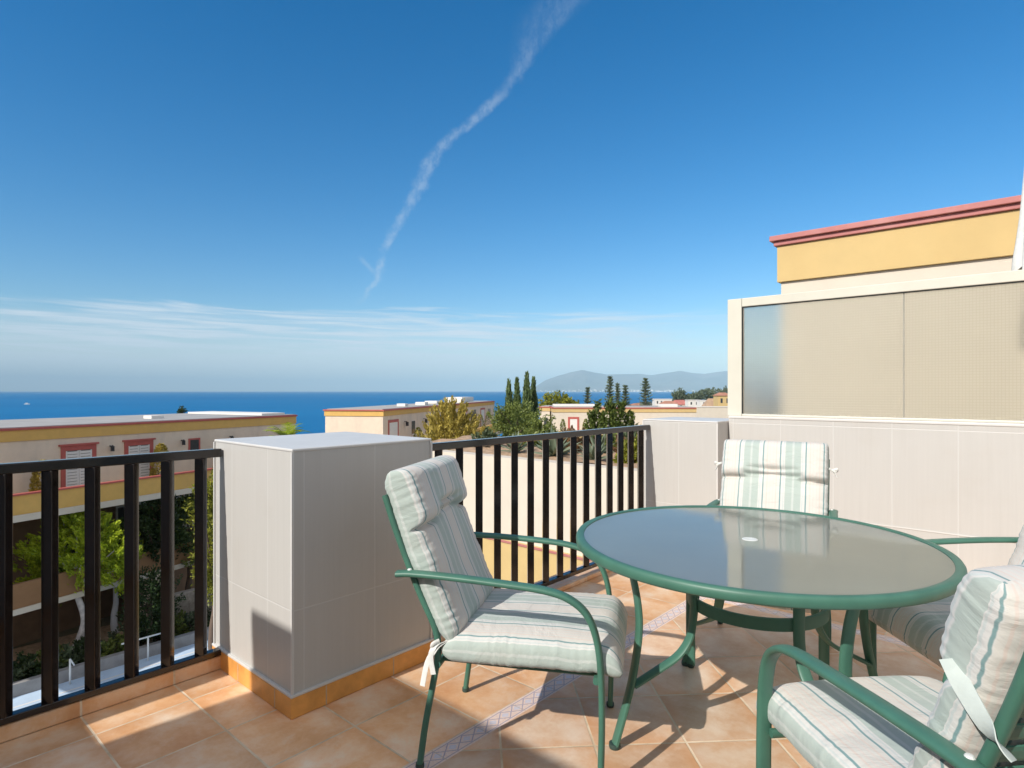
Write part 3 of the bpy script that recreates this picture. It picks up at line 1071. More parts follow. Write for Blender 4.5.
def table():
    t = empty('patio_table', TC, 0, 'round green metal patio table with frosted glass top among the four chairs', 'table')
    prof = [(0.619, 0.7165), (0.626, 0.7195), (0.636, 0.7200), (0.644, 0.7175), (0.648, 0.711), (0.649, 0.702), (0.648, 0.690), (0.644, 0.6845), (0.634, 0.683), (0.619, 0.684)]
    smooth_auto(MB().lathe(prof, 128, closed=True).build('rim', M_GREEN, t), 50)
    g = MB()
    pr = [(0.028, 0.7075), (0.6185, 0.7075), (0.6185, 0.714), (0.028, 0.714)]
    g.lathe(pr, 128, closed=True).build('glass_top', M_GLASS, t)
    smooth_auto(MB().lathe([(0.0, 0.712), (0.014, 0.7150), (0.023, 0.7165), (0.026, 0.7158), (0.0285, 0.7145), (0.0275, 0.7035), (0.0, 0.7035)], 32).build('parasol_hole_cap', M_PLASTIC, t), 50)
    # ring under the top
    OX, OY = 0.020, 0.0
    ring = [(0.232, 0.470), (0.238, 0.468), (0.244, 0.470), (0.244, 0.512), (0.238, 0.514), (0.232, 0.512)]
    smooth_auto(MB().lathe(ring, 64, closed=True, c=(OX, OY, 0)).build('stretcher_ring', M_GREEN, t), 50)
    m = MB()
    for k in range(4):
        a = R(232 + 90 * k + 45)
        m.tube([(0.05 * math.cos(a), 0.05 * math.sin(a), 0.695), (0.61 * math.cos(a), 0.61 * math.sin(a), 0.695)], 0.012, 0.008, side=(0, 0, 1), seg=8)
    for k in range(4):
        a = R(232 + 90 * k)
        ca, sa = math.cos(a), math.sin(a)
        tang = (-sa, ca, 0)
        leg = MB()
        pl = crv([(0.512, 0, 0.688), (0.497, 0, 0.65), (0.478, 0, 0.585), (0.463, 0, 0.50), (0.459, 0, 0.42), (0.470, 0, 0.32), (0.497, 0, 0.19), (0.55, 0, 0.012)], 6)
        leg.tube([(OX + p.x * ca, OY + p.x * sa, p.z) for p in pl], 0.0205, 0.0105, side=tang, seg=12)
        lo = smooth_auto(leg.build('leg', M_GREEN, t), 40)
        ft = MB()
        ft.lathe([(0.0, 0.0), (0.019, 0.0), (0.021, 0.006), (0.020, 0.018), (0.0, 0.018)], 14, c=(OX + 0.551 * ca, OY + 0.551 * sa, 0.0005))
        ft.build('foot_cap', M_RUBBER, lo)
        br = MB()
        pb = crv([(0.249, 0, 0.689), (0.249, 0, 0.58), (0.248, 0, 0.47), (0.253, 0, 0.41), (0.272, 0, 0.355), (0.315, 0, 0.305), (0.39, 0, 0.262), (0.480, 0, 0.215)], 6)
        br.tube([(OX + p.x * ca, OY + p.x * sa, p.z) for p in pb], 0.0210, 0.0085, side=tang, seg=12)
        smooth_auto(br.build('brace', M_GREEN, lo), 40)


def cushion(name, parent, path, width, thick, material, puff=None, nl=64, nc=72, ends=0.055, wrinkle=0.004, seed=0.0):
    """upholstered pad: `path(v)` gives (centre, normal) in the x-z plane, v in 0..1; UV.x is arc length across"""
    mb = MB()
    V = np.zeros((nl, nc, 3))
    rows_uv = []
    # arc-length positions of the cross-section
    for i in range(nl):
        v = i / (nl - 1)
        c, nrm, L = path(v)
        d = min(v, 1 - v) * L
        if d < ends:
            q = d / ends
            ke = math.sqrt(max(0.0, 1 - (1 - q) ** 2))
        else:
            ke = 1.0
        kw = 1 - 0.045 * (1 - ke)
        hw, ht = width / 2 * kw, thick / 2 * (0.10 + 0.90 * ke)
        ring = []
        for j in range(nc):
            an = 2 * math.pi * j / nc
            ex = 0.30
            cx = math.copysign(abs(math.cos(an)) ** ex, math.cos(an))
            cz = math.copysign(abs(math.sin(an)) ** 0.62, math.sin(an))
            y = hw * cx
            s = ht * cz
            if s > 0:      # crown of the upper face
                s += 0.010 * (1 - (y / hw) ** 2) * ke
                if puff: s += puff(v, y / (width / 2)) * ke * min(1, cz * 1.6)
            w = mnoise.noise((y * 9 + seed, v * L * 14, s * 9)) * wrinkle
            # gathers along the side seams
            edge = max(0, abs(cx) - 0.75) / 0.25
            w += edge * mnoise.noise((v * L * 70, y * 3 + seed, 1.0)) * wrinkle * 1.1
            s2 = s + w
            ring.append((c[0] + nrm[0] * s2, y * (1 + edge * w * 1.5), c[1] + nrm[1] * s2))
        V[i] = ring
    mid = nl // 2
    seg = np.linalg.norm(np.roll(V[mid], -1, axis=0) - V[mid], axis=1)
    arc = np.concatenate([[0], np.cumsum(seg)])
    j0 = nc // 4
    arc = arc - arc[j0]
    mb.v = [tuple(p) for p in V.reshape(-1, 3)]
    Ltot = path(0)[2]
    for i in range(nl - 1):
        for j in range(nc):
            j2 = (j + 1) % nc
            a, b, c, d = i * nc + j, i * nc + j2, (i + 1) * nc + j2, (i + 1) * nc + j
            mb.f.append((a, d, c, b)); mb.mi.append(0)
            ua, ub = arc[j], arc[j + 1]
            va, vb = i / (nl - 1) * Ltot, (i + 1) / (nl - 1) * Ltot
            mb.uv.append(((ua, va), (ua, vb), (ub, vb), (ub, va)))
    for i, rev in ((0, False), (nl - 1, True)):
        idx = [i * nc + j for j in range(nc)]
        if rev: idx = idx[::-1]
        mb.f.append(tuple(idx)); mb.mi.append(0)
        mb.uv.append(tuple((mb.v[q][1], i / (nl - 1) * Ltot) for q in idx))
    return mb.build(name, material, parent, smooth=True)


def make_chair():
    t = empty('patio_chair', (0, 0, 0), 0)
    HW = 0.272
    for s in (-1, 1):
        y = s * HW
        a = MB()
        arm = [(-0.392, 0.655, 0.010), (-0.33, 0.659, 0.010), (-0.18, 0.657, 0.016), (0.0, 0.648, 0.020), (0.11, 0.638, 0.018), (0.185, 0.617, 0.014),
               (0.243, 0.570, 0.008), (0.275, 0.49, 0.003), (0.288, 0.38, 0.0), (0.291, 0.22, 0.0), (0.286, 0.012, 0.0)]
        pts = crv([(x, y + s * o, z) for x, z, o in arm], 6)
        n = len(pts)
        a.tube(pts, 0.0205, 0.0105, side=(0, 1, 0), seg=14)
        ao = smooth_auto(a.build('armrest', M_GREEN, t), 40)
        MB().lathe([(0.0, 0.0), (0.014, 0.0), (0.016, 0.005), (0.015, 0.016), (0.0, 0.016)], 12, c=(0.286, y, 0.0005)).build('foot_cap', M_RUBBER, ao)
        b = MB()
        post = [(-0.318, 0.012), (-0.298, 0.15), (-0.272, 0.30), (-0.258, 0.39), (-0.268, 0.47), (-0.318, 0.575), (-0.368, 0.69), (-0.415, 0.81), (-0.450, 0.912)]
        yi = s * (HW - 0.022)
        b.tube(crv([(x, yi + s * 0.012 * (z < 0.3), z) for x, z in post], 6), 0.0125, 0.0105, side=(0, 1, 0), seg=12)
        bo = smooth_auto(b.build('back_leg', M_GREEN, t), 40)
        MB().lathe([(0.0, 0.0), (0.013, 0.0), (0.015, 0.005), (0.014, 0.016), (0.0, 0.016)], 12, c=(-0.318, yi + s * 0.012, 0.0005)).build('foot_cap', M_RUBBER, bo)
        k = MB()
        k.lathe([(0.0, -0.006), (0.008, -0.006), (0.009, 0.0), (0.006, 0.005), (0.0, 0.006)], 10, c=(-0.35, y + s * 0.002, 0.667))
        k.build('bolt_cap', M_PLASTIC, ao)
    # seat frame
    f = MB()
    for s in (-1, 1):
        f.tube([(-0.262, s * 0.205, 0.352), (0.0, s * 0.205, 0.350), (0.276, s * 0.205, 0.352)], 0.008, 0.009, side=(0, 1, 0), seg=8)
    for x, z in ((-0.255, 0.352), (0.272, 0.352)):
        f.tube([(x, -0.262, z), (x, 0.262, z)], 0.010, 0.012, side=(1, 0, 0), seg=8)
    smooth_auto(f.build('seat_frame', M_GREEN, t), 40)
    sl = MB()
    sl.box(-0.25, 0.268, -0.2, 0.2, 0.352, 0.358)
    sl.build('seat_sling', M_BLACK, t)
    bk = MB()
    nrm = Vector((0.91, 0, 0.40))
    p0, p1 = Vector((-0.272, 0, 0.475)), Vector((-0.447, 0, 0.905))
    for i in range(10):
        a = p0.lerp(p1, i / 9)
        bk.tube([(a.x + 0.004, -0.245, a.z), (a.x + 0.004, 0.245, a.z)], 0.0035, 0.018 if i not in (9,) else 0.0105, side=(0.93, 0, 0.37), seg=8)
    bk.build('back_sling', M_GREEN, t)
    # cushions
    def seat_path(v):
        x = -0.245 + v * 0.60
        z = 0.402 + 0.012 * v
        if v > 0.86: z -= 0.030 * ((v - 0.86) / 0.14) ** 2
        return (x, z), (-0.02, 1.0), 0.60
    cushion('seat_cushion', t, seat_path, 0.540, 0.106, M_CLOTH, puff=lambda v, y: 0.006 * math.sin(math.pi * v), seed=3.0, nl=72, wrinkle=0.0045)

    def back_path(v):
        x = -0.210 - 0.222 * v - 0.012 * math.sin(v * math.pi)
        z = 0.432 + 0.562 * v
        return (x, z), (0.935, 0.353), 0.60

    def headrest(v, y):
        vb = 0.640 + 0.085 * max(0.0, 1 - (abs(y) / 0.54) ** 2.0) ** 0.8
        d = (v - vb) * 0.60
        if d > 0:
            up = min(1.0, d / 0.05)
            return 0.036 * math.sqrt(max(0.0, 1 - (1 - up) ** 2)) * (1 - max(0, (d - 0.12) / 0.12) * 0.15) - 0.022 * math.exp(-(d / 0.009) ** 2)
        return -0.022 * math.exp(-(d / 0.012) ** 2) + 0.005 * math.exp(-((d + 0.10) / 0.08) ** 2)
    bc = cushion('back_cushion', t, back_path, 0.520, 0.100, M_CLOTH, puff=headrest, nl=120, nc=96, seed=9.0, wrinkle=0.0042)
    # tie tapes: at the headrest seam and at the foot of the back cushion
    for s in (-1, 1):
        for (x, z, dx, dz, ln) in ((-0.235, 0.425, -0.05, -0.11, 0.12),):
            tb = MB()
            y = s * 0.268
            for q in range(2):
                p = [(x + 0.01, s * 0.245, z + 0.004), (x - 0.022, y + s * 0.006, z - 0.004 - 0.01 * q), (x - 0.038 - 0.012 * q, y + s * 0.012, z - ln * 0.5 * (0.6 + 0.4 * q)), (x - 0.028 - 0.034 * q, y + s * (0.014 + 0.012 * q), z - ln * (0.8 + 0.3 * q))]
                tb.tube(crv(p, 5), 0.0095, 0.0018, side=(0.9, 0, 0.4), seg=8)
            tb.tube(crv([(x - 0.012, y, z + 0.012), (x - 0.03, y + s * 0.012, z + 0.004), (x - 0.034, y + s * 0.004, z - 0.012), (x - 0.014, y, z - 0.006)], 5), 0.007, 0.004, seg=8)
            smooth_auto(tb.build('tie', M_TIE, bc), 60)
    return t


table()
chair0 = make_chair()


def face(X, Z):
    v = W(X, Z)
    return math.atan2(v.y, v.x)


# (camera-frame centre X, Z, facing X, Z, label)
CHAIRS = [
    (0.057, 2.20, 0.976, -0.218, 'striped cushion chair nearest the tiled block, facing right to the table'),
    (1.202, 2.855, -0.507, -0.862, 'striped cushion chair behind the table, backed by the pale wall'),
    (1.765, 2.175, -0.999, 0.03, 'striped cushion chair at right of the table, mostly cut off by the frame'),
    (0.985, 1.36, -0.112, 0.994, 'striped cushion chair in the near right corner, seen from behind'),
]
for i, (X, Z, fx, fz, lab) in enumerate(CHAIRS):
    c = chair0 if i == 0 else copy_tree(chair0)
    c.location = W(X, Z)
    c.rotation_euler = (0, 0, face(fx, fz))
    tag(c, lab, 'chair', 'cushioned chairs around the patio table')
    pad = [h for h in c.children if h.name.startswith('back_cushion')][0]
    if i == 3:
        pad.location = (0.048, 0, -0.03)
        st = MB()
        st.tube(crv([(-0.345, 0.262, 0.835), (-0.385, 0.272, 0.805), (-0.440, 0.276, 0.760), (-0.470, 0.268, 0.735)], 5), 0.016, 0.002, side=(0.85, 0, 0.5), seg=8)
        smooth_auto(st.build('strap', M_TIEG, pad), 60)
    if i == 1:
        for sd in (-1, 1):
            tb = MB()
            tb.tube(crv([(-0.36, sd * 0.262, 0.875), (-0.37, sd * 0.278, 0.868), (-0.365, sd * 0.298, 0.875), (-0.372, sd * 0.295, 0.859), (-0.37, sd * 0.272, 0.866)], 5), 0.006, 0.003, seg=8)
            tb.tube(crv([(-0.37, sd * 0.272, 0.868), (-0.372, sd * 0.288, 0.85), (-0.368, sd * 0.298, 0.83)], 5), 0.005, 0.002, side=(0.9, 0, 0.4), seg=8)
            smooth_auto(tb.build('tie', M_TIE, pad), 60)


def parasol():
    p = W(3.545, 4.0, -0.01)
    t = empty('parasol', p, 0, 'folded white canvas parasol standing behind the screen at the right edge', 'parasol')
    smooth_auto(MB().lathe([(0.0, 0.06), (0.022, 0.06), (0.022, 3.5), (0.0, 3.52)], 16).build('pole', M_WHITE, t), 40)
    smooth_auto(MB().lathe([(0.0, 0.0), (0.26, 0.0), (0.27, 0.02), (0.26, 0.06), (0.06, 0.1), (0.03, 0.28), (0.0, 0.28)], 32).build('base', M_CONC, t), 30)
    mb = MB()
    nz, ns = 30, 48
    for i in range(nz):
        v = i / (nz - 1)
        z = 2.13 + v * 1.3
        r = 0.112 * (1 - v) ** 1.1 + 0.024
        for j in range(ns):
            an = 2 * math.pi * j / ns
            rr = r * (1 + 0.2 * math.sin(8 * an) * (1 - 0.6 * v)) + 0.008 * math.sin(3 * an + v * 6)
            mb.v.append((rr * math.cos(an), rr * math.sin(an), z - (0.03 * (1 + math.sin(8 * an)) if i == 0 else 0)))
    for i in range(nz - 1):
        for j in range(ns):
            j2 = (j + 1) % ns
            mb.f.append((i * ns + j, i * ns + j2, (i + 1) * ns + j2, (i + 1) * ns + j)); mb.mi.append(0)
    mb.build('canopy', M_TIE, t, smooth=True)


parasol()


# ------------------------------------------------------------------ neighbouring buildings
def left_block():
    p = W(-0.757 * 23, 23)
    d = dirw(0.435, 0.90)
    t = empty('terraced_house_row', (p.x, p.y, 0), math.atan2(d.y, d.x),
              'shaded cream terraced house row with ochre parapet beyond the left railing', 'house')
    # local +x along the row (away), local -y towards us (to the right)
    X0, X1 = -9.0, 11.9
    ys = -1.0
    wl = MB()
    wl.box(X0, X1, 0.0, 7.0, -3.1, -0.56)
    wl.build('wall', M_CREAM, t)
    MB().box(X0, X1, 1.9, 7.0, -8.9, -3.102).build('recessed_wall', mat('recess_shade_render', (0.20, 0.125, 0.075), 0.9, var=0.15, vscale=2), t)  # wall colour darkened to deepen the shade under the balcony
    MB().box(X0, X1, 0.3, 1.898, -3.3, -3.102).build('soffit', M_CREAM, t)
    MB().box(X0, X1 + 0.02, -0.05, 7.02, -0.558, -0.16).build('parapet', M_YELL, t)
    MB().box(X0, X1 + 0.07, -0.10, 7.06, -0.158, -0.08).build('cornice', M_RED, t)
    rf = MB()
    rf.box(X0, X1 + 0.05, 0.02, 7.05, -0.078, -0.045)
    rf.build('roof', mat('pale_roof_gravel', (0.36, 0.35, 0.335), 0.9, var=0.15, vscale=0.8, bump=0.2, bscale=10), t)
    up = MB()
    up.box(X1 - 1.9, X1 - 0.3, 0.5, 6.5, -0.044, 0.05)
    up.build('roof_kerb', M_TOWNW, t)
    MB().box(4.9, 5.5, 2.0, 2.6, -0.044, 0.10).build('roof_vent', M_TOWNW, t)
    # balcony: slab, ochre front, red cap
    bal = MB()
    bal.box(X0, X1, -1.55, -1.40, -2.98, -2.32)
    bo = bal.build('balcony_front', M_YELL, t)
    MB().box(X0, X1, -1.60, -1.36, -2.318, -2.26).build('cap', M_RED, bo)
    MB().box(X0, X1, -1.58, 0.3, -3.22, -2.982).build('balcony_slab', M_CREAM_L, t)
    low = MB()
    low.box(X0, 4.6, -1.35, -1.2, -6.25, -5.40)
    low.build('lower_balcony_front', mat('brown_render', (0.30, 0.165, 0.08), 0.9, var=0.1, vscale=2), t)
    MB().box(X0, 4.6, -1.4, 0.3, -6.45, -6.252).build('lower_balcony_slab', M_CREAM_L, t)
    for cx0, cx1 in ((2.7, 3.5), (-6.5, -5.9)):
        MB().box(cx0, cx1, -1.42, 0.29, -8.9, -6.452).build('column', M_CREAM, t)
    # openings of the top floor
    for a, b in ((-6.2, -4.9), (0.02, 1.30), (2.42, 3.66)):
        f = MB()
        f.box(a, a + 0.16, -0.04, -0.001, -3.0, -0.87); f.box(b - 0.16, b, -0.04, -0.001, -3.0, -0.87)
        f.box(a + 0.162, b - 0.162, -0.04, -0.001, -1.06, -0.87)
        f.box(a - 0.08, b + 0.08, -0.09, -0.001, -0.868, -0.80)
        fo = f.build('door', M_RED, t)
        bkp = MB()
        bkp.box(a + 0.161, b - 0.161, -0.012, -0.0012, -3.0, -1.063)
        bkp.build('slat_gap_backing', mat('shutter_shadow_gap', (0.20, 0.19, 0.18), 0.8, var=0.1), fo)  # dark backing panel, its colour stands for shade between the slats
        mid = (a + b) / 2
        for xa, xb in ((a + 0.165, mid - 0.008), (mid + 0.008, b - 0.165)):
            pn = MB()
            pn.box(xa, xa + 0.05, -0.034, -0.0125, -2.99, -1.07); pn.box(xb - 0.05, xb, -0.034, -0.0125, -2.99, -1.07)
            for k in range(16):
                zz = -2.97 + k * 0.118
                pn.box(xa + 0.0505, xb - 0.0505, -0.030, -0.0126, zz, zz + 0.096)
            pn.build('shutter', M_WHITE, fo)
    w = MB(); w.box(5.35, 5.95, -0.03, -0.001, -1.75, -0.95)
    wo = w.build('window', M_RED, t)
    MB().box(5.43, 5.87, -0.035, -0.0305, -1.68, -1.02).build('pane', M_DARKWOOD, wo)
    for x in (1.85, 5.0, 7.6):
        l = MB()
        l.box(x - 0.03, x + 0.03, -0.16, -0.001, -1.02, -0.98); l.box(x - 0.05, x + 0.05, -0.22, -0.12, -1.21, -1.03)
        l.lathe([(0.0, -0.95), (0.09, -1.03), (0.0, -1.03)], 8, c=(x, -0.17, 0))
        l.build('wall_lantern', M_LAMP, t)
    # lower storeys: dark openings in the recess
    for k in range(7):
        x = -8 + k * 2.8
        w = MB(); w.box(x, x + 1.4, 1.86, 1.899, -5.95, -3.9)
        wo = w.build('window', M_WHITE, t)
        MB().box(x + 0.08, x + 0.66, 1.85, 1.859, -5.9, -3.98).box(x + 0.74, x + 1.32, 1.85, 1.859, -5.9, -3.98).build('pane', M_DARKWOOD, wo)
    # potted clipped conifers on the balcony
    for x, s in ((-0.95, 0.8), (3.55, 0.95), (7.0, 0.7)):
        c = t.matrix_basis @ Vector((x, -0.72, -2.98))
        topiary(c, s, 1.55 * s / 0.95 + 0.1, 'clipped golden conifer %s' % {-0.95: 'left of the shuttered doors', 3.55: 'right of the second red door frame', 7.0: 'near the row end'}[x] + ' on the ochre balcony', L_GOLD, n=1100)
    return t


def topiary(c, w, h, label, lm, pot=True, n=500):
    t = empty('potted_conifer', c, 0, label, 'plant', 'clipped conifers in pots')
    MB().lathe([(0.0, 0.0), (0.16, 0.0), (0.2, 0.3), (0.21, 0.32), (0.0, 0.32)], 12).build('pot', M_POT, t)
    th = rng.uniform(0, 2 * math.pi, n); v = rng.random(n) ** 0.8
    prof = np.sqrt(np.clip(1 - (2 * v - 0.85) ** 2 / 1.35, 0.02, 1)) * (1 - 0.35 * v)
    r = w / 2 * prof * rng.uniform(0.75, 1.05, n)
    P = np.stack([r * np.cos(th), r * np.sin(th), 0.3 + v * h], -1)
    D = np.stack([np.cos(th), np.sin(th), np.full(n, 0.9)], -1)
    leaves('foliage', P, D, 0.14, 0.07, lm, t, 0.35)
    return t


def block(name, label, corner, dvec, L, D, ztop, zfloor, band=0.42, wallm=None, bandm=None, roofstuff=(), doors=(), windows=(), front=(), group=None):
    """flat-roofed cream house: local +x along dvec from corner, local +y into depth (left of dvec)"""
    p = W(*corner)
    d = dirw(*dvec)
    t = empty(name, (p.x, p.y, 0), math.atan2(d.y, d.x), label, 'house', group)
    wallm = wallm or M_CREAM_L; bandm = bandm or M_YELL_L
    MB().box(0, L, 0, D, zfloor, ztop - band - 0.08).build('wall', wallm, t)
    MB().box(-0.06, L + 0.06, -0.06, D + 0.06, ztop - band - 0.078, ztop - 0.1).build('parapet', bandm, t)
    MB().box(-0.13, L + 0.13, -0.13, D + 0.13, ztop - 0.098, ztop).build('cornice', M_RED, t)
    MB().box(0.1, L - 0.1, 0.1, D - 0.1, ztop + 0.002, ztop + 0.05).build('roof', M_ROOF, t)
    for (x0, x1, y0, y1, h) in roofstuff:
        MB().box(x0, x1, y0, y1, ztop + 0.052, ztop + 0.05 + h).build('roof_box', M_TOWNW, t, bevel=0.02)
    for (a, b, z0, z1) in doors:
        f = MB(); f.box(a, a + 0.2, -0.05, -0.001, z0, z1); f.box(b - 0.2, b, -0.05, -0.001, z0, z1); f.box(a + 0.201, b - 0.201, -0.05, -0.001, z1 - 0.22, z1)
        fo = f.build('door', M_RED, t)
        MB().box(a + 0.202, b - 0.202, -0.03, -0.0012, z0, z1 - 0.222).build('shutter', M_WHITE, fo)
    for (a, b, z0, z1) in windows:
        f = MB(); f.box(a, b, -0.04, -0.001, z0, z1)
        fo = f.build('window', M_DARKWOOD, t)
        MB().box(a - 0.06, b + 0.06, -0.10, -0.0415, z0 - 0.08, z0 - 0.01).build('sill', M_TOWNW, fo)
    return t


def mid_buildings():
    # long house row behind the tiled block: front corner at px 383
    Zb = 46.0
    zt = HC - 18.8 * Zb / FPX
    c = (-0.216 * Zb, Zb)
    # row runs away to the right; its left end wall faces us, depth goes left
    t = block('terraced_house_row', 'cream terraced house row with sunlit end wall behind the tiled block', c, (0.179, 0.984), 41.0, 4.8, zt, -9.0,
              roofstuff=[(8, 8.8, 1.2, 2.0, 0.25), (13, 14, 1.0, 2.0, 0.3), (20, 21.5, 2.0, 3.4, 0.3), (25, 27, 0.5, 2.4, 0.3), (30, 36, 1.8, 4.0, 0.6)],
              doors=[(1.0, 3.2, zt - 3.2, zt - 0.85), (23.0, 25.5, zt - 3.2, zt - 0.85), (32.5, 35, zt - 3.2, zt - 0.8)],
              windows=[(6.4, 7.2, zt - 2.3, zt - 1.2), (11.5, 12.6, zt - 2.6, zt - 1.0), (14.2, 15.2, zt - 2.6, zt - 1.0), (27.5, 30.0, zt - 2.7, zt - 0.9), (37, 38.5, zt - 2.3, zt - 1.0)],
              wallm=M_CREAM, bandm=M_YELL)
    for x in (4.6, 9.6, 20.0):
        l = MB(); l.box(x - 0.05, x + 0.05, -0.25, -0.001, zt - 1.15, zt - 1.1); l.box(x - 0.1, x + 0.1, -0.36, -0.16, zt - 1.5, zt - 1.16)
        l.build('wall_lantern', M_LAMP, t)
    ter = MB(); ter.box(-0.4, 41.0, -3.0, -2.8, zt - 3.6, zt - 2.55)
    MB().box(-0.4, 41.0, -3.05, -0.002, zt - 4.0, zt - 3.602).build('terrace_slab', M_CREAM, t)
    ter.build('terrace_front', M_YELL, t)
    for x, s, h, lb in ((4.4, 1.0, 1.7, 'clipped conifer beside the red door of the house row'), (8.8, 0.75, 1.2, 'small clipped conifer below the wall lantern of the house row'), (27.0, 1.1, 1.9, 'clipped conifer near the far doors of the house row'), (31.5, 1.2, 2.0, 'rounded bush at the far end of the house row terrace')):
        cc = t.matrix_basis @ Vector((x, -1.3, zt - 3.6))
        topiary(cc, s, h, lb, L_YGREEN if h > 1.3 else L_BRIGHT)
    # frontal house at the right
    Z3 = 64.0
    zt3 = HC - 16.6 * Z3 / FPX
    k0 = (553 - CX) / FPX
    t3 = block('flat_roofed_house', 'low cream house with yellow parapet facing us beyond the far railing', (k0 * Z3, Z3), (1.0, -0.01), (697 - 553) / FPX * Z3, 7.0, zt3, -9.0,
               doors=[((568 - 553) / FPX * Z3, (579 - 553) / FPX * Z3, zt3 - 3.0, zt3 - 1.0)],
               windows=[((608 - 553) / FPX * Z3, (613 - 553) / FPX * Z3, zt3 - 2.6, zt3 - 1.2), ((655 - 553) / FPX * Z3, (661 - 553) / FPX * Z3, zt3 - 2.4, zt3 - 1.2)],
               roofstuff=[(0.3, 5.2, 3.0, 6.0, 0.22), (11.8, 13.6, 1.0, 2.4, 0.3)])
    for px, lb in ((562, 'clipped conifer left of the red framed door on the low cream house'), (584, 'clipped conifer right of the red framed door on the low cream house')):
        cc = t3.matrix_basis @ Vector(((px - 553) / FPX * Z3, -1.2, zt3 - 3.1))
        topiary(cc, 0.75, 1.6, lb, L_YGREEN if px == 584 else L_MID)
    MB().box(-1.4, 15.4, -3.0, -0.002, zt3 - 3.5, zt3 - 3.1).build('terrace_slab', M_CREAM, t3)
    MB().box(-1.4, 15.4, -3.0, -2.8, zt3 - 3.098, zt3 - 2.3).build('terrace_front', M_YELL_L, t3)
    # its recessed shaded wing at the left and a plain wall at the right
    block('flat_roofed_house', 'narrow shaded wing left of the low cream house', ((541 - CX) / FPX * Z3, Z3 + 3.2), (0.985, -0.17), 1.15, 5.0, zt3 + 0.02, -9.0, windows=[(0.5, 0.9, zt3 - 2.6, zt3 - 1.2)])
    Z4 = 58.0
    w = MB()
    pw = empty('plain_wall', W((697.5 - CX) / FPX * Z4, Z4, 0), face(1, 0), 'plain cream wall without a yellow band beside the screen frame', 'wall')
    MB().box(0, 5.2, 0, 0.3, -9, HC - 16.2 * Z4 / FPX).build('wall', M_CREAM_L, pw)
    MB().box(-0.03, 5.2, -0.04, 0.34, HC - 16.18 * Z4 / FPX, HC - 15.3 * Z4 / FPX).build('coping', M_TOWNW, pw)


def garden_wall():
    t = empty('retaining_wall', (-9.0, 10.0, 0), 0, 'large sunlit cream retaining wall seen through the far railing', 'wall')
    MB().box(-5.0, 7.0, 0.0, 0.35, -2.08, -0.24).build('wall', M_CREAM_L, t)
    MB().box(-5.05, 7.0, -0.06, 0.35, -3.05, -2.082).build('yellow_band', M_YELL_L, t)
    MB().box(-5.0, 7.0, -0.02, 0.35, -8.8, -3.052).build('lower_wall', M_CREAM, t)
    MB().box(-5.06, 7.0, -0.085, -0.0605, -2.13, -2.085).build('band_trim', M_PINK, t)
    # soil bed behind it
    n, m = 60, 16
    V = []
    for j in range(m):
        for i in range(n):
            x = -14.0 + 12.0 * i / (n - 1); y = 10.352 + 4.6 * j / (m - 1)
            z = -0.26 + 0.10 * mnoise.fractal((x * 1.3, y * 1.3, 0), 1, 2, 4) + 0.02 * (j > 0)
            if j == m - 1: z = -4.5
            V.append((x, y, z))
    V = np.array(V)
    idx = np.arange(n * m).reshape(m, n)
    F = np.stack([idx[:-1, :-1], idx[:-1, 1:], idx[1:, 1:], idx[1:, :-1]], -1).reshape(-1, 4)
    o = fast_mesh('garden_bed', V, F, M_SOIL)
    tag(o, kind='structure')


# ------------------------------------------------------------------ vegetation
def clump_crown(name, parent, centers, dirs, per, spread, along, leaf, lw, lm, jitter=0.5, droop=0.0):
    C_ = np.repeat(centers, per, axis=0); D_ = np.repeat(dirs, per, axis=0)
    n = len(C_)
    t = rng.uniform(-1, 1, (n, 1))
    P = C_ + D_ * t * along + rng.normal(0, spread, (n, 3)) * (1 - 0.5 * (t + 1) / 2)
    return leaves(name, P, D_, leaf, lw, lm, parent, jitter, droop)


def trunk_mesh(name, parent, base, top, r, mt, limbs=(), bend=0.1):
    mb = MB()
    b = Vector(base); e = Vector(top)
    n = 9
    pts = []
    for i in range(n):
        v = i / (n - 1)
        p = b.lerp(e, v)
        p += Vector((mnoise.noise((v * 2.5, base[0], 1)), mnoise.noise((v * 2.5, base[1], 7)), 0)) * bend * (v > 0)
        pts.append(p)
    mb.tube(pts, r, r, seg=9, taper=[1.25 - 0.95 * i / (n - 1) if i else 1.45 for i in range(n)])
    for (v, q, rr) in limbs:
        s = pts[min(n - 1, int(v * (n - 1)))]
        q = Vector(q)
        m = s.lerp(q, 0.5) + Vector((0, 0, 0.12 * (q - s).length))
        mb.tube(crv([s, m, q], 4), rr, rr, seg=6, taper=[1 - 0.7 * i / 8 for i in range(9)])
    return mb.build(name, mt, parent, smooth=True)


def ell_points(n, a, b, c, shell=0.45):
    d = rng.normal(0, 1, (n, 3)); d /= np.linalg.norm(d, axis=1, keepdims=True)
    r = (shell + (1 - shell) * rng.random((n, 1)) ** 0.6)
    return d * r * np.array([a, b, c]), d


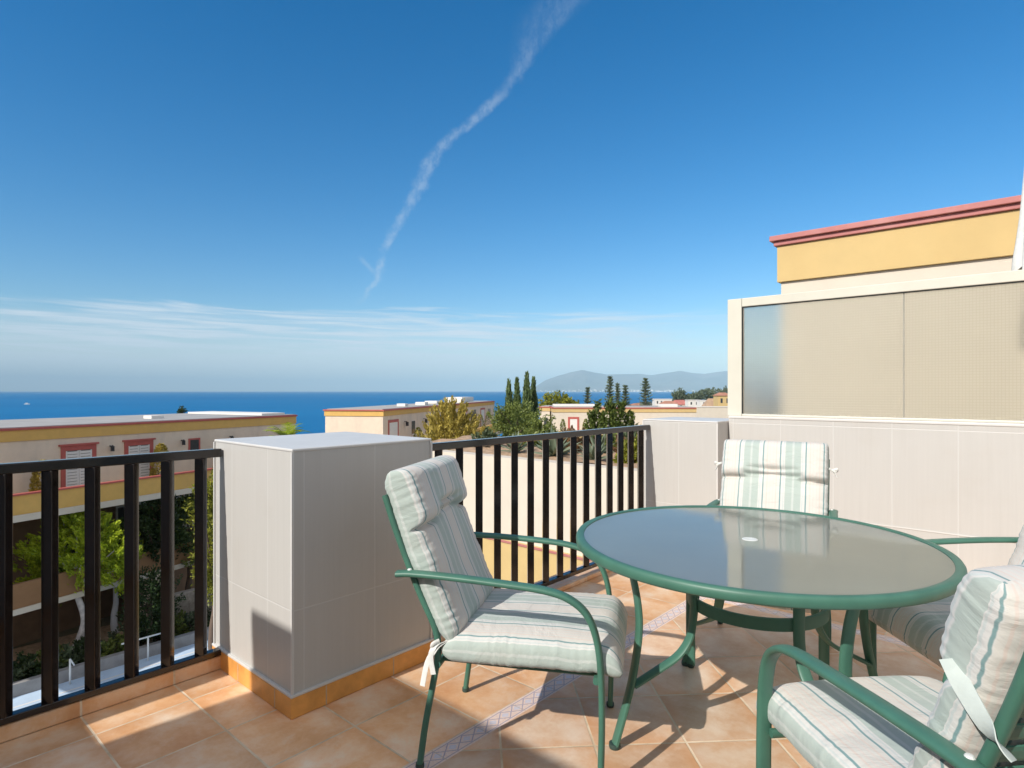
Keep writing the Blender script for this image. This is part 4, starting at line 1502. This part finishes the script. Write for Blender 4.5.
def broad_tree(name, loc, crown_z, a, c, label, lm, cat='tree', n=160, per=36, leaf=0.16, lw=0.08, trunk_r=0.12, bark=None, lean=(0, 0), group=None, up=0.6, along=0.25, spread=0.12, shell=0.45, lump=0.35):
    t = empty(name, loc, 0, label, cat, group)
    P, D = ell_points(n, a, a, c, shell)
    # uneven outline
    for i in range(n):
        k = 1 + lump * mnoise.noise((D[i, 0] * 1.7 + loc[0], D[i, 1] * 1.7, D[i, 2] * 1.7 + loc[1])) * 1.6
        P[i] *= k
    P += np.array([lean[0], lean[1], crown_z])
    D = D + np.array([0, 0, up]); D /= np.linalg.norm(D, axis=1, keepdims=True)
    clump_crown('crown', t, P, D, per, spread, along, leaf, lw, lm)
    idx = rng.choice(n, min(7, n), replace=False)
    limbs = [(0.55 + 0.3 * random.random(), tuple(P[i]), trunk_r * 0.4) for i in idx]
    trunk_mesh('trunk', t, (0, 0, -0.1), (lean[0], lean[1], crown_z + c * 0.3), trunk_r, bark or M_BARKD, limbs, bend=0.18 * (crown_z / 3))
    return t


def cypress(loc, h, w, label, group):
    t = empty('cypress_tree', loc, 0, label, 'tree', group)
    n = 520
    v = rng.random(n)
    th = rng.uniform(0, 2 * math.pi, n)
    prof = np.clip(np.minimum(v / 0.12, 1) * (1 - v ** 2.6) + 0.04, 0, 1)
    r = w / 2 * prof * (0.55 + 0.5 * rng.random(n)) * (1 + 0.2 * np.sin(3 * th + 9 * v))
    P = np.stack([r * np.cos(th), r * np.sin(th), 0.3 + v * (h - 0.3)], -1)
    D = np.stack([np.cos(th) * 0.22, np.sin(th) * 0.22, np.ones(n)], -1)
    clump_crown('crown', t, P, D, 12, 0.05, 0.28, 0.34, 0.09, L_CYP, 0.18)
    trunk_mesh('trunk', t, (0, 0, -0.1), (0, 0, h * 0.8), 0.12, M_BARKD, bend=0.03)
    return t


def araucaria(loc, h, w, label, group, lm=None):
    """tall pine with tiers of drooping branches and gaps between them"""
    t = empty('norfolk_pine', loc, 0, label, 'tree', group)
    P, D = [], []
    tiers = int(h / 0.55)
    for k in range(tiers):
        v = 0.12 + 0.88 * k / (tiers - 1)
        r = w / 2 * (1 - v) ** 0.75 * random.uniform(0.6, 1.12) + 0.15
        m = 7
        a0 = random.random() * 6
        for q in range(m):
            a = a0 + q * 2 * math.pi / m + random.uniform(-.2, .2)
            rq = r * random.uniform(0.65, 1.1)
            for s in (0.3, 0.55, 0.8, 1.0):
                P.append((rq * s * math.cos(a), rq * s * math.sin(a), v * h + 0.25 * rq * s * s - 0.1))
                D.append((math.cos(a), math.sin(a), 0.35))
    P = np.array(P); D = np.array(D); D /= np.linalg.norm(D, axis=1, keepdims=True)
    clump_crown('crown', t, P, D, 4, 0.13, 0.25, 0.45, 0.15, lm or L_FAR, 0.3)
    trunk_mesh('trunk', t, (0, 0, -0.2), (0, 0, h), 0.22, M_BARKD, bend=0.05)
    return t


def golden_cypress(loc, h, w, label):
    """broad cypress of many upswept golden plumes"""
    t = empty('golden_cypress_tree', loc, 0, label, 'tree')
    P, D = [], []
    n = 190
    for i in range(n):
        v = random.random() ** 0.9
        a = random.random() * 2 * math.pi
        prof = (1 - v) ** 0.5 * 1.0 + 0.05
        r = w / 2 * prof * (0.5 + 0.5 * random.random() ** 0.5)
        P.append((r * math.cos(a), r * math.sin(a), 0.35 + v * (h - 0.75)))
        k = 0.95 * r / (w / 2) + 0.1
        D.append((math.cos(a) * k, math.sin(a) * k, 0.95))
    for (x, y, z) in ((-0.45, 0.1, h - 0.35), (0.05, 0, h - 0.30), (0.6, 0.2, h - 0.55), (-0.8, -0.1, h - 0.7)):
        P.append((x, y, z)); D.append((x * 0.5, y * 0.5, 1))
    P = np.array(P); D = np.array(D); D /= np.linalg.norm(D, axis=1, keepdims=True)
    clump_crown('crown', t, P, D, 70, 0.075, 0.55, 0.20, 0.065, L_GOLD, 0.36)
    trunk_mesh('trunk', t, (0, 0, -0.1), (0, 0, h * 0.85), 0.13, M_BARKD, [(0.3, tuple(P[i] * 0.8), 0.04) for i in range(8)])
    return t


def palm(loc, label, h=2.2, fr=1.6, n=22):
    t = empty('palm_tree', loc, 0, label, 'tree')
    trunk_mesh('trunk', t, (0, 0, -0.1), (0, 0, h), 0.13, M_BARKD, bend=0.05)
    V, F = [], []
    for k in range(n):
        a = k * 2.399 + random.random() * 0.3
        el = R(random.uniform(-5, 75))
        L = fr * random.uniform(0.8, 1.1)
        prev = None
        for s in range(13):
            q = s / 12
            e = el - q * q * R(75)
            if s == 0: p = Vector((0, 0, h))
            else: p = prev + Vector((math.cos(a) * math.cos(e), math.sin(a) * math.cos(e), math.sin(e))) * (L / 12)
            if s > 1:
                side = Vector((-math.sin(a), math.cos(a), 0))
                fwd = (p - prev).normalized()
                ll = 0.42 * math.sin(math.pi * min(1, q * 0.9 + 0.1)) + 0.06
                for sg in (-1, 1):
                    for o in (0, 0.5):
                        b = prev.lerp(p, o)
                        tip = b + side * sg * ll * 0.8 + fwd * ll * 0.6 - Vector((0, 0, 0.12 * ll))
                        i0 = len(V)
                        V += [tuple(b), tuple(b + fwd * 0.03), tuple(tip), tuple(b - fwd * 0.012 + Vector((0, 0, 0.015)))]
                        F.append((i0, i0 + 1, i0 + 2, i0 + 3))
            prev = p
    fast_mesh('fronds', np.array(V), np.array(F), L_BRIGHT, t)
    return t


def agave(loc, s, label, lm=None):
    t = empty('agave_plant', loc, random.random() * 6, label, 'plant', 'agaves on the garden bed')
    V, F = [], []
    for k in range(26):
        a = k * 2.399
        el = R(18 + 62 * k / 26 + random.uniform(-6, 6))
        L = s * random.uniform(0.8, 1.1)
        d = Vector((math.cos(a) * math.cos(el), math.sin(a) * math.cos(el), math.sin(el)))
        side = Vector((-math.sin(a), math.cos(a), 0)) * s * 0.085
        upv = side.cross(d).normalized() * s * 0.03
        i0 = len(V)
        pr = [(0, 0.7), (0.35, 1.0), (0.7, 0.7), (1.0, 0.02)]
        for q, w_ in pr:
            c = d * L * q - Vector((0, 0, 0.12 * s * q * q * (1 - k / 40)))
            V += [tuple(c - side * w_ + upv * w_), tuple(c - upv * w_), tuple(c + side * w_ + upv * w_)]
        for q in range(3):
            b = i0 + q * 3
            F += [(b, b + 1, b + 4, b + 3), (b + 1, b + 2, b + 5, b + 4)]
    fast_mesh('leaves', np.array(V), np.array(F), lm or L_AGAVE, t)
    return t


def shrub(loc, a, c, label, lm, n=60, per=28, leaf=0.12, lw=0.07, name='shrub', group=None):
    t = empty(name, loc, 0, label, 'shrub', group)
    P, D = ell_points(n, a, a * 0.9, c, 0.3)
    for i in range(n):
        P[i] *= 1 + 0.5 * mnoise.noise((D[i, 0] * 2 + loc[0] * 3, D[i, 1] * 2 + loc[1], D[i, 2] * 2))
    P[:, 2] = np.abs(P[:, 2] + c * 0.75) 
    D = D + np.array([0, 0, 0.7]); D /= np.linalg.norm(D, axis=1, keepdims=True)
    clump_crown('foliage', t, P, D, per, a * 0.10, a * 0.18, leaf, lw, lm)
    mb = MB()
    for i in range(5):
        mb.tube([(0, 0, -0.15), tuple(P[i * 3] * 0.5), tuple(P[i * 3] * 0.9)], 0.025, seg=5, taper=[1, .7, .4])
    mb.build('stem', M_BARKD, t)
    return t


def at(px, Z, z=0.0):
    return W((px - CX) / FPX * Z, Z, z)


def zat(py, Z):
    return HC - (py - HY) * Z / FPX


def vegetation():
    # --- beyond the far railing
    g = 'slender cypresses in a row'
    for px, ptop, wpx, Z, lb in ((509, 383, 8.5, 50, 'leftmost and shortest slender cypress of the four beyond the railing'),
                                 (517, 381, 8.5, 52, 'second slender cypress from the left of the four beyond the railing'),
                                 (527, 375, 9.5, 50, 'tallest slender cypress of the four beyond the railing'),
                                 (533.5, 380, 7.5, 51, 'rightmost slender cypress of the four beyond the railing')):
        z0 = -5.0
        cypress(at(px, Z, z0), zat(ptop, Z) - z0, wpx * Z / FPX * 1.2, lb, g)
    Z = 27
    z0 = -4.0
    golden_cypress(at(452, Z, z0), zat(402, Z) - z0, 62 * Z / FPX * 1.55, 'broad golden feathery cypress above the far railing beside the tiled block')
    broad_tree('shrubby_tree', at(517, 36, -5), zat(424, 36) + 5, 1.75, 1.35, 'loose mid-green bushy tree below the slender cypresses', L_MID, n=190, per=40, leaf=0.15, lw=0.08)
    broad_tree('shrubby_tree', at(540, 33, -5), zat(432, 33) + 5, 0.8, 0.8, 'small green bush at the right foot of the slender cypresses', L_MID, n=60, per=40, leaf=0.14, lw=0.08)
    # multi-topped dark tree in front of the low house
    Z = 30
    t = empty('bushy_cypress_tree', at(612, Z, -4.5), 0, 'dense dark green tree with several pointed tops in front of the low house', 'tree')
    P, D = [], []
    for (ox, top, w_) in ((-0.75, 403, 0.62), (-0.1, 400, 0.62), (0.5, 404, 0.66), (0.95, 413, 0.6), (-1.05, 414, 0.45), (0.15, 418, 1.0)):
        zt = zat(top, Z) + 4.5
        for i in range(85):
            v = random.random()
            zz = zt - 2.6 * v
            r = w_ * (0.12 + 0.88 * min(1, v * 1.9)) * (0.5 + 0.5 * random.random())
            a = random.random() * 6.283
            e = W(ox + r * math.cos(a), r * math.sin(a))
            P.append((e.x, e.y, zz)); o = W(math.cos(a) * 0.6, math.sin(a) * 0.6)
            D.append((o.x, o.y, 0.9))
    P = np.array(P); D = np.array(D); D /= np.linalg.norm(D, axis=1, keepdims=True)
    clump_crown('crown', t, P, D, 22, 0.07, 0.2, 0.17, 0.07, leaf_mat('dark_cypress_sunlit', (0.035, 0.065, 0.015), (0.20, 0.25, 0.05), 0.25), 0.4)
    trunk_mesh('trunk', t, (0, 0, -0.1), (0, 0, 4.2), 0.14, M_BARKD)
    # tall pines far off
    for px, ptop, Z, w_, lb in ((610, 377, 105, 2.6, 'tall thin tiered pine rising above the dark pointed tree'),
                                (617.5, 384, 125, 1.9, 'slimmest faint tiered pine between two taller ones'),
                                (625.5, 386, 110, 2.5, 'short tiered pine right of the slimmest pine'),
                                (645.5, 379, 105, 4.2, 'widest tiered pine standing alone above the low house roof'),
                                (587.5, 388, 115, 2.4, 'tiered pine above the house roof left of the dark pointed tree')):
        z0 = -9.0
        araucaria(at(px, Z, z0), zat(ptop, Z) - z0, w_ * 1.35, lb, 'tall tiered pines near the sea')
    broad_tree('round_tree', at(559, 90, -10), 10 + zat(404, 90), 2.7, 1.3, 'rounded olive-green treetop above the left end of the low house roof', L_YGREEN, n=120, per=26, leaf=0.4, lw=0.22, spread=.25, along=.4)
    broad_tree('round_tree', at(679.5, 420, -11), 11 + zat(396, 420), 5.2, 4.2, 'round dark tree by the sea left of the tree belt', L_FAR, n=120, per=22, leaf=1.1, lw=0.6, spread=.6, along=.9)
    for k, (px, py, r_) in enumerate(((697, 396.5, 5.0), (706, 394.5, 6.5), (716, 395, 6.0), (726, 394, 6.5), (690, 399, 4.0))):
        broad_tree('round_tree', at(px, 470 + 8 * k, -12), 12 + zat(py, 470), r_, r_ * 0.75,
                   ['leftmost full-size crown of the far tree belt', 'crown just left of the centre of the far tree belt', 'crown just right of the centre of the far tree belt', 'far tree belt crown against the screen frame', 'low bush at the left foot of the far tree belt'][k],
                   L_FAR, n=110, per=22, leaf=1.1, lw=0.6, spread=.6, along=.9, group='far belt of trees by the sea')
    # palm peeping over the tiled block
    palm(at(286, 27.5, -6.0), 'green palm crown showing over the top of the tiled block', h=zat(440, 27.5) + 6.0, fr=1.25, n=30)
    broad_tree('round_tree', at(181.5, 70, -9), 9 + zat(411.5, 70), 0.5, 0.45, 'tiny treetop peeping over the left house roof', L_DARK, n=24, per=24, leaf=0.2, lw=0.1)
    # garden bed plants
    for i, (x, y, s, lb) in enumerate(((-9.6, 11.0, 0.55, 'small agave left of the others on the garden bed'), (-8.35, 10.9, 0.75, 'large spiky agave in the middle of the garden bed'),
                                        (-7.75, 11.9, 0.6, 'agave behind the large spiky one on the garden bed'), (-7.2, 10.8, 0.5, 'agave right of the large spiky one on the garden bed'))):
        agave((x, y, -0.22), s, lb)
    sh = [(-11.2, 11.6, .55, .45, L_GREYG, 'grey-green shrub at the left end of the garden bed'), (-10.4, 12.6, .6, .5, L_MID, 'green shrub behind the leftmost agave'),
          (-9.0, 12.2, .5, .4, L_DRY, 'rusty dry shrub behind the large agave'), (-6.9, 12.0, .55, .5, L_DRY, 'rusty shrub right of the agaves'),
          (-6.45, 11.1, .4, .55, L_YGREEN, 'yellow-green shrub near the right end of the garden bed'), (-5.9, 11.6, .5, .75, L_MID, 'taller green shrub at the right end of the garden bed'),
          (-8.1, 13.2, .6, .5, L_MID, 'green shrub at the back of the garden bed'), (-5.3, 11.0, .45, .5, L_YGREEN, 'yellow-green shrub beside the corner pillar'),
          (-7.5, 13.4, .7, .6, L_GREYG, 'grey-green shrub at the back right of the garden bed'), (-9.7, 13.5, .7, .5, L_DRY, 'dry shrub at the back left of the garden bed')]
    for x, y, a, c, lm, lb in sh:
        shrub((x, y, -0.32), a * 0.8, c * 0.6, lb, lm, n=70, per=26, leaf=0.11, lw=0.05)
    # --- garden below the left railing
    Zt = 22.5
    b = at(73, Zt, -8.65)
    lw = W(0.55, -0.3)
    t = empty('pine_tree', b, 0, 'bright green feathery pine with a leaning pale trunk below the left railing', 'tree')
    P, D = [], []
    ctr = [(-1.3, 0.0, 3.6, 0.75), (-0.6, -0.3, 4.35, 0.8), (0.15, 0.0, 4.75, 0.75), (0.9, 0.1, 4.5, 0.8), (1.55, 0.0, 3.9, 0.7), (-0.9, 0.2, 2.75, 0.7), (0.5, -0.2, 3.7, 0.85), (1.5, 0.2, 3.1, 0.7), (-1.6, 0, 2.5, 0.45)]
    for (x, y, z, r) in ctr:
        for i in range(30):
            d = np.array([random.gauss(0, 1), random.gauss(0, 1), random.gauss(0, .8)]); d /= np.linalg.norm(d)
            q = W(x, y); e = Vector((q.x, q.y, z)) + Vector(d) * r * random.uniform(0.45, 1.1)
            P.append(tuple(e)); D.append((d[0] * 0.8, d[1] * 0.8, 0.75))
    P = np.array(P); D = np.array(D); D /= np.linalg.norm(D, axis=1, keepdims=True)
    clump_crown('crown', t, P, D, 60, 0.085, 0.26, 0.17, 0.055, L_BRIGHT, 0.42)
    mb = MB()
    q1, q2, q3, q4 = W(0, 0), W(0.28, 0.1), W(0.35, 0.1), W(0.12, 0)
    tp = [(q1.x, q1.y, -0.1), (q2.x, q2.y, 0.75), (q3.x, q3.y, 1.4), (q4.x, q4.y, 2.4), (q4.x, q4.y, 3.4)]
    pts = crv(tp, 5)
    mb.tube(pts, 0.15, seg=10, taper=[1.2 - 0.8 * i / (len(pts) - 1) for i in range(len(pts))])
    for (x, y, z, r) in ctr:
        q = W(x, y)
        mb.tube(crv([tp[3], (q.x * 0.5 + tp[3][0] * .5, q.y * .5 + tp[3][1] * .5, (z + tp[3][2]) / 2 + 0.1), (q.x, q.y, z)], 4), 0.05, seg=6, taper=[1 - .08 * i for i in range(9)])
    mb.build('trunk', M_BARK, t, smooth=True)
    b2 = at(116, 24.5, -8.6)
    broad_tree('pine_tree', tuple(b2), 2.95, 1.05, 1.15, 'bright green pine with a straight white trunk just right of the leaning one', L_BRIGHT, n=130, per=60, leaf=0.16, lw=0.06, trunk_r=0.11, bark=mat('whitewashed_trunk', (0.62, 0.63, 0.66), 0.8, var=0.1, vscale=6), up=0.9, spread=.08)
    # tall dark trees and hedges in front of the house row
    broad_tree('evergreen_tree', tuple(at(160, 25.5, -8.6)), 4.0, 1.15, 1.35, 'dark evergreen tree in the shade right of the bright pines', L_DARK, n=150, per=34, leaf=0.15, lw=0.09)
    broad_tree('evergreen_tree', tuple(at(190, 27, -8.6)), 3.7, 1.2, 1.7, 'dark evergreen with bright tips near the end of the left railing', L_MID, n=150, per=34, leaf=0.14, lw=0.08)
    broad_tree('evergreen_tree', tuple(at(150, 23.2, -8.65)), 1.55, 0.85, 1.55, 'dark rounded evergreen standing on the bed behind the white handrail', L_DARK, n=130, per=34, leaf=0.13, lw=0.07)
    broad_tree('evergreen_tree', tuple(at(215.5, 22, -8.65)), 4.4, 0.72, 2.6, 'tall yellow-green hedge tree squeezed beside the tiled block', L_YGREEN, n=190, per=36, leaf=0.14, lw=0.06)
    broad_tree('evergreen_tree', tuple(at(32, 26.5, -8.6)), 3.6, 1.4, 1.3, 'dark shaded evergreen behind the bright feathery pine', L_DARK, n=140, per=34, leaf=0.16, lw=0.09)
    r_ = random.Random(21)
    lbs = ['leftmost low grey-green shrub on the bed below the left railing', 'second low shrub from the left on the bed below the left railing', 'low shrub left of the leaning pine trunk', 'low shrub in front of the leaning pine trunk', 'low shrub right of the leaning pine trunk',
           'low shrub under the white trunked pine', 'low shrub left of the dark rounded evergreen', 'low shrub at the foot of the dark rounded evergreen', 'low shrub right of the dark rounded evergreen', 'low shrub near the block end of the planted bed', 'last low shrub of the bed beside the tiled block']
    for i in range(11):
        px = 2 + i * 21.5
        n_ = -25.6 - r_.random() * 0.8
        k = (px - CX) / FPX
        u = (cy_ * n_ + k * sy_ * n_) / (k * cy_ - sy_)
        shrub((n_, u, -8.6), r_.uniform(.55, .8), r_.uniform(.35, .55), lbs[i], [L_GREYG, L_DARK, L_MID][i % 3], n=55, per=30, leaf=0.12, lw=0.07, group='low shrubs of the planted bed')


def path_and_bed():
    zg = -8.66
    o = MB().quad((-24.9, -2, zg), (-19.5, -2, zg), (-19.5, 40, zg), (-24.9, 40, zg)).build('path', M_PAVE); tag(o, kind='structure')
    o = MB().quad((-24.15, -2, zg + .004), (-24.05, -2, zg + .004), (-24.05, 40, zg + .004), (-24.15, 40, zg + .004)).build('path_line', M_PLINE); tag(o, kind='structure')
    o = MB().box(-25.15, -24.9, -2, 40, -8.8, -8.25).build('low_wall', M_CONC)
    tag(o, 'low grey concrete wall along the pale path under the left railing', 'wall')
    o = MB().quad((-29.5, -2, -8.62), (-25.15, -2, -8.62), (-25.15, 40, -8.62), (-29.5, 40, -8.62)).build('planted_bed', M_SOIL); tag(o, kind='structure')
    for px0, px1, lb, tbar in ((70, 88, 'short white steel handrail post pair near the leaning pine', False), (148, 160, 'white T-shaped handrail on the path under the left railing', True)):
        n_ = -24.6
        def U(px):
            k = (px - CX) / FPX
            return (cy_ * n_ + k * sy_ * n_) / (k * cy_ - sy_)
        ua, ub = U(px0), U(px1)
        t = empty('handrail', (n_, ua, zg), 0, lb, 'handrail')
        MB().tube([(0, 0, 0), (0, 0, 0.86)], 0.03, seg=8).build('post', M_METALW, t, smooth=True)
        if tbar:
            MB().tube([(0, -0.85, 0.88), (0, 0.5, 0.88)], 0.028, seg=8).build('bar', M_METALW, t, smooth=True)
        else:
            MB().tube([(0, ub - ua, 0), (0, ub - ua, 0.6)], 0.03, seg=8).build('post', M_METALW, t, smooth=True)
            MB().tube([(0, 0, 0.86), (0, 0.12, 0.6)], 0.025, seg=8).build('bar', M_METALW, t, smooth=True)
    # a shaded low building behind the pines and a stone terrace to the right
    t = empty('garden_store', at(105, 26.8, -8.7), face(0.435, 0.9), 'pale garden wall panel behind the white trunked pine', 'wall')
    MB().box(-0.9, 1.1, 0, 0.3, 0, 2.9).build('wall', M_CREAM_L, t)
    t = empty('stone_terrace', at(178, 27.5, -8.7), face(0.435, 0.9), 'shaded terrace with pale top edge among the dark evergreens', 'wall')
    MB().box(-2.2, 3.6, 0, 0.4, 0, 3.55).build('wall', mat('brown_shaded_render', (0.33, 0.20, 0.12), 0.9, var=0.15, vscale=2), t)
    MB().box(-2.25, 3.6, -0.06, 0.45, 3.552, 3.85).build('coping', M_CREAM_L, t)
    t = empty('rubble_wall', at(188, 25.0, -8.7), face(0.663, 0.749), 'low rubble stone wall at the right end of the planted bed', 'wall')
    MB().box(-1.2, 3.4, 0, 0.4, 0, 1.55).build('wall', M_STONE, t, bevel=0.05)


def far_houses():
    g = 'far houses by the sea'
    def house(px0, px1, py_top, py_bot, Z, label, wallm, roof=None, roof_h=0.0, wins=3):
        p = at(px0, Z)
        w = (px1 - px0) / FPX * Z
        zb, zt = zat(py_bot, Z), zat(py_top, Z)
        t = empty('house', (p.x, p.y, zb), face(1, 0), label, 'house', g)
        h = zt - zb - roof_h
        d = max(6.0, w * 0.7)
        MB().box(0, w, 0, d, -4, h).build('wall', wallm, t)
        m = MB()
        if roof:
            i = len(m.v)
            e = 0.4
            m.v += [(-e, -e, h), (w + e, -e, h), (w + e, d + e, h), (-e, d + e, h), (w * 0.25, d / 2, h + roof_h), (w * 0.75, d / 2, h + roof_h)]
            for f in ((0, 1, 5, 4), (1, 2, 5), (2, 3, 4, 5), (3, 0, 4), (3, 2, 1, 0)):
                m.f.append(tuple(i + q for q in f)); m.mi.append(0)
            m.build('roof', roof, t)
        else:
            m.box(-0.2, w + 0.2, -0.2, d + 0.2, h + 0.01, h + 0.4); m.build('roof', M_TOWNW, t)
        for k in range(wins):
            x = w * (k + 0.6) / (wins + 0.2)
            MB().box(x - 0.45, x + 0.45, -0.06, -0.002, h * 0.45, h * 0.8).build('window', M_DARKWOOD, t)
        return t
    house(655, 672, 399.5, 407, 400, 'white flat-topped house left of the red roofs beyond the low house', M_TOWNW, wins=4)
    house(672, 690, 400, 408, 380, 'house with a faded red roof right of the white flat-topped house', M_CREAM, mat('red_far_roof', (0.45, 0.16, 0.13), 0.8, var=0.2, vscale=0.4), 3.0)
    house(662, 678, 401, 408, 330, 'low house with a pinkish roof in front of the white one', M_CREAM_L, M_RTILE, 1.6)
    house(688, 700, 400.5, 408, 350, 'small white house under the tree belt', M_TOWNW, wins=2)
    house(700, 708, 400.8, 408, 340, 'tiny white cube house right of the small white one', M_TOWNW, wins=1)
    house(706, 722, 398.5, 409, 300, 'tan tiled-roof house left of the screen frame', M_CREAM, mat('tan_far_roof', (0.42, 0.28, 0.18), 0.85, var=0.2, vscale=0.4), 4.0)
    house(718, 731, 392.5, 409, 260, 'taller ochre house partly hidden by the screen frame', M_YELL_L, M_RTILE, 1.4, 2)
    house(632, 644, 403.5, 408, 300, 'low pale house under the lone tiered pine', M_CREAM_L, M_RTILE, 0.9, 2)


def boat():
    Z = (HC - SEA) * FPX / (404.5 - HY)
    p = at(27, Z, SEA)
    t = empty('motor_boat', p, face(1, 0.25), 'small white motor boat alone on the sea at far left', 'boat')
    m = MB()
    L, Wd = 9.0, 3.0
    st = [(-4.5, 1.35, 0.1), (-2, 1.5, 0.0), (1, 1.4, 0.0), (3.2, 0.85, 0.1), (4.7, 0.05, 0.35)]
    for x, w_, zk in st:
        m.v += [(x, -w_, 1.5 + 0.04 * (x + 4)), (x, -w_ * 0.6, zk - 0.3), (x, w_ * 0.6, zk - 0.3), (x, w_, 1.5 + 0.04 * (x + 4))]
    for i in range(len(st) - 1):
        b = i * 4
        for a, c in ((0, 1), (1, 2), (2, 3), (3, 0)):
            m.f.append((b + a, b + c, b + 4 + c, b + 4 + a)); m.mi.append(0)
    m.f.append((3, 2, 1, 0)); m.mi.append(0)
    m.build('hull', M_METALW, t)
    c = MB(); c.box(-2.4, 1.6, -1.0, 1.0, 1.75, 3.2)
    co = c.build('cabin', M_METALW, t, bevel=0.2)
    MB().box(-2.0, 1.2, -1.03, -1.005, 2.4, 2.9).build('window', M_DARKWOOD, co)


left_block(); mid_buildings(); garden_wall(); path_and_bed(); vegetation(); far_houses(); boat()


# ------------------------------------------------------------------ air
def haze():
    m = bpy.data.materials.new('sea_haze')
    m.use_nodes = True
    T = NT(m.node_tree)
    T.n.remove(T.n['Principled BSDF'])
    out = [n for n in T.n if n.type == 'OUTPUT_MATERIAL'][0]
    v = T.new('ShaderNodeVolumePrincipled')
    v.inputs['Color'].default_value = (0.52, 0.79, 1.0, 1)
    v.inputs['Density'].default_value = 5.5e-5
    v.inputs['Anisotropy'].default_value = -0.32
    T.l.new(v.outputs[0], out.inputs['Volume'])
    mb = MB()
    mb.box(-48000, 48000, -48000, 48000, SEA - 6, 900)
    o = mb.build('haze', m)
    tag(o, 'thin blue sea haze over the bay', 'haze', kind='stuff')


haze()
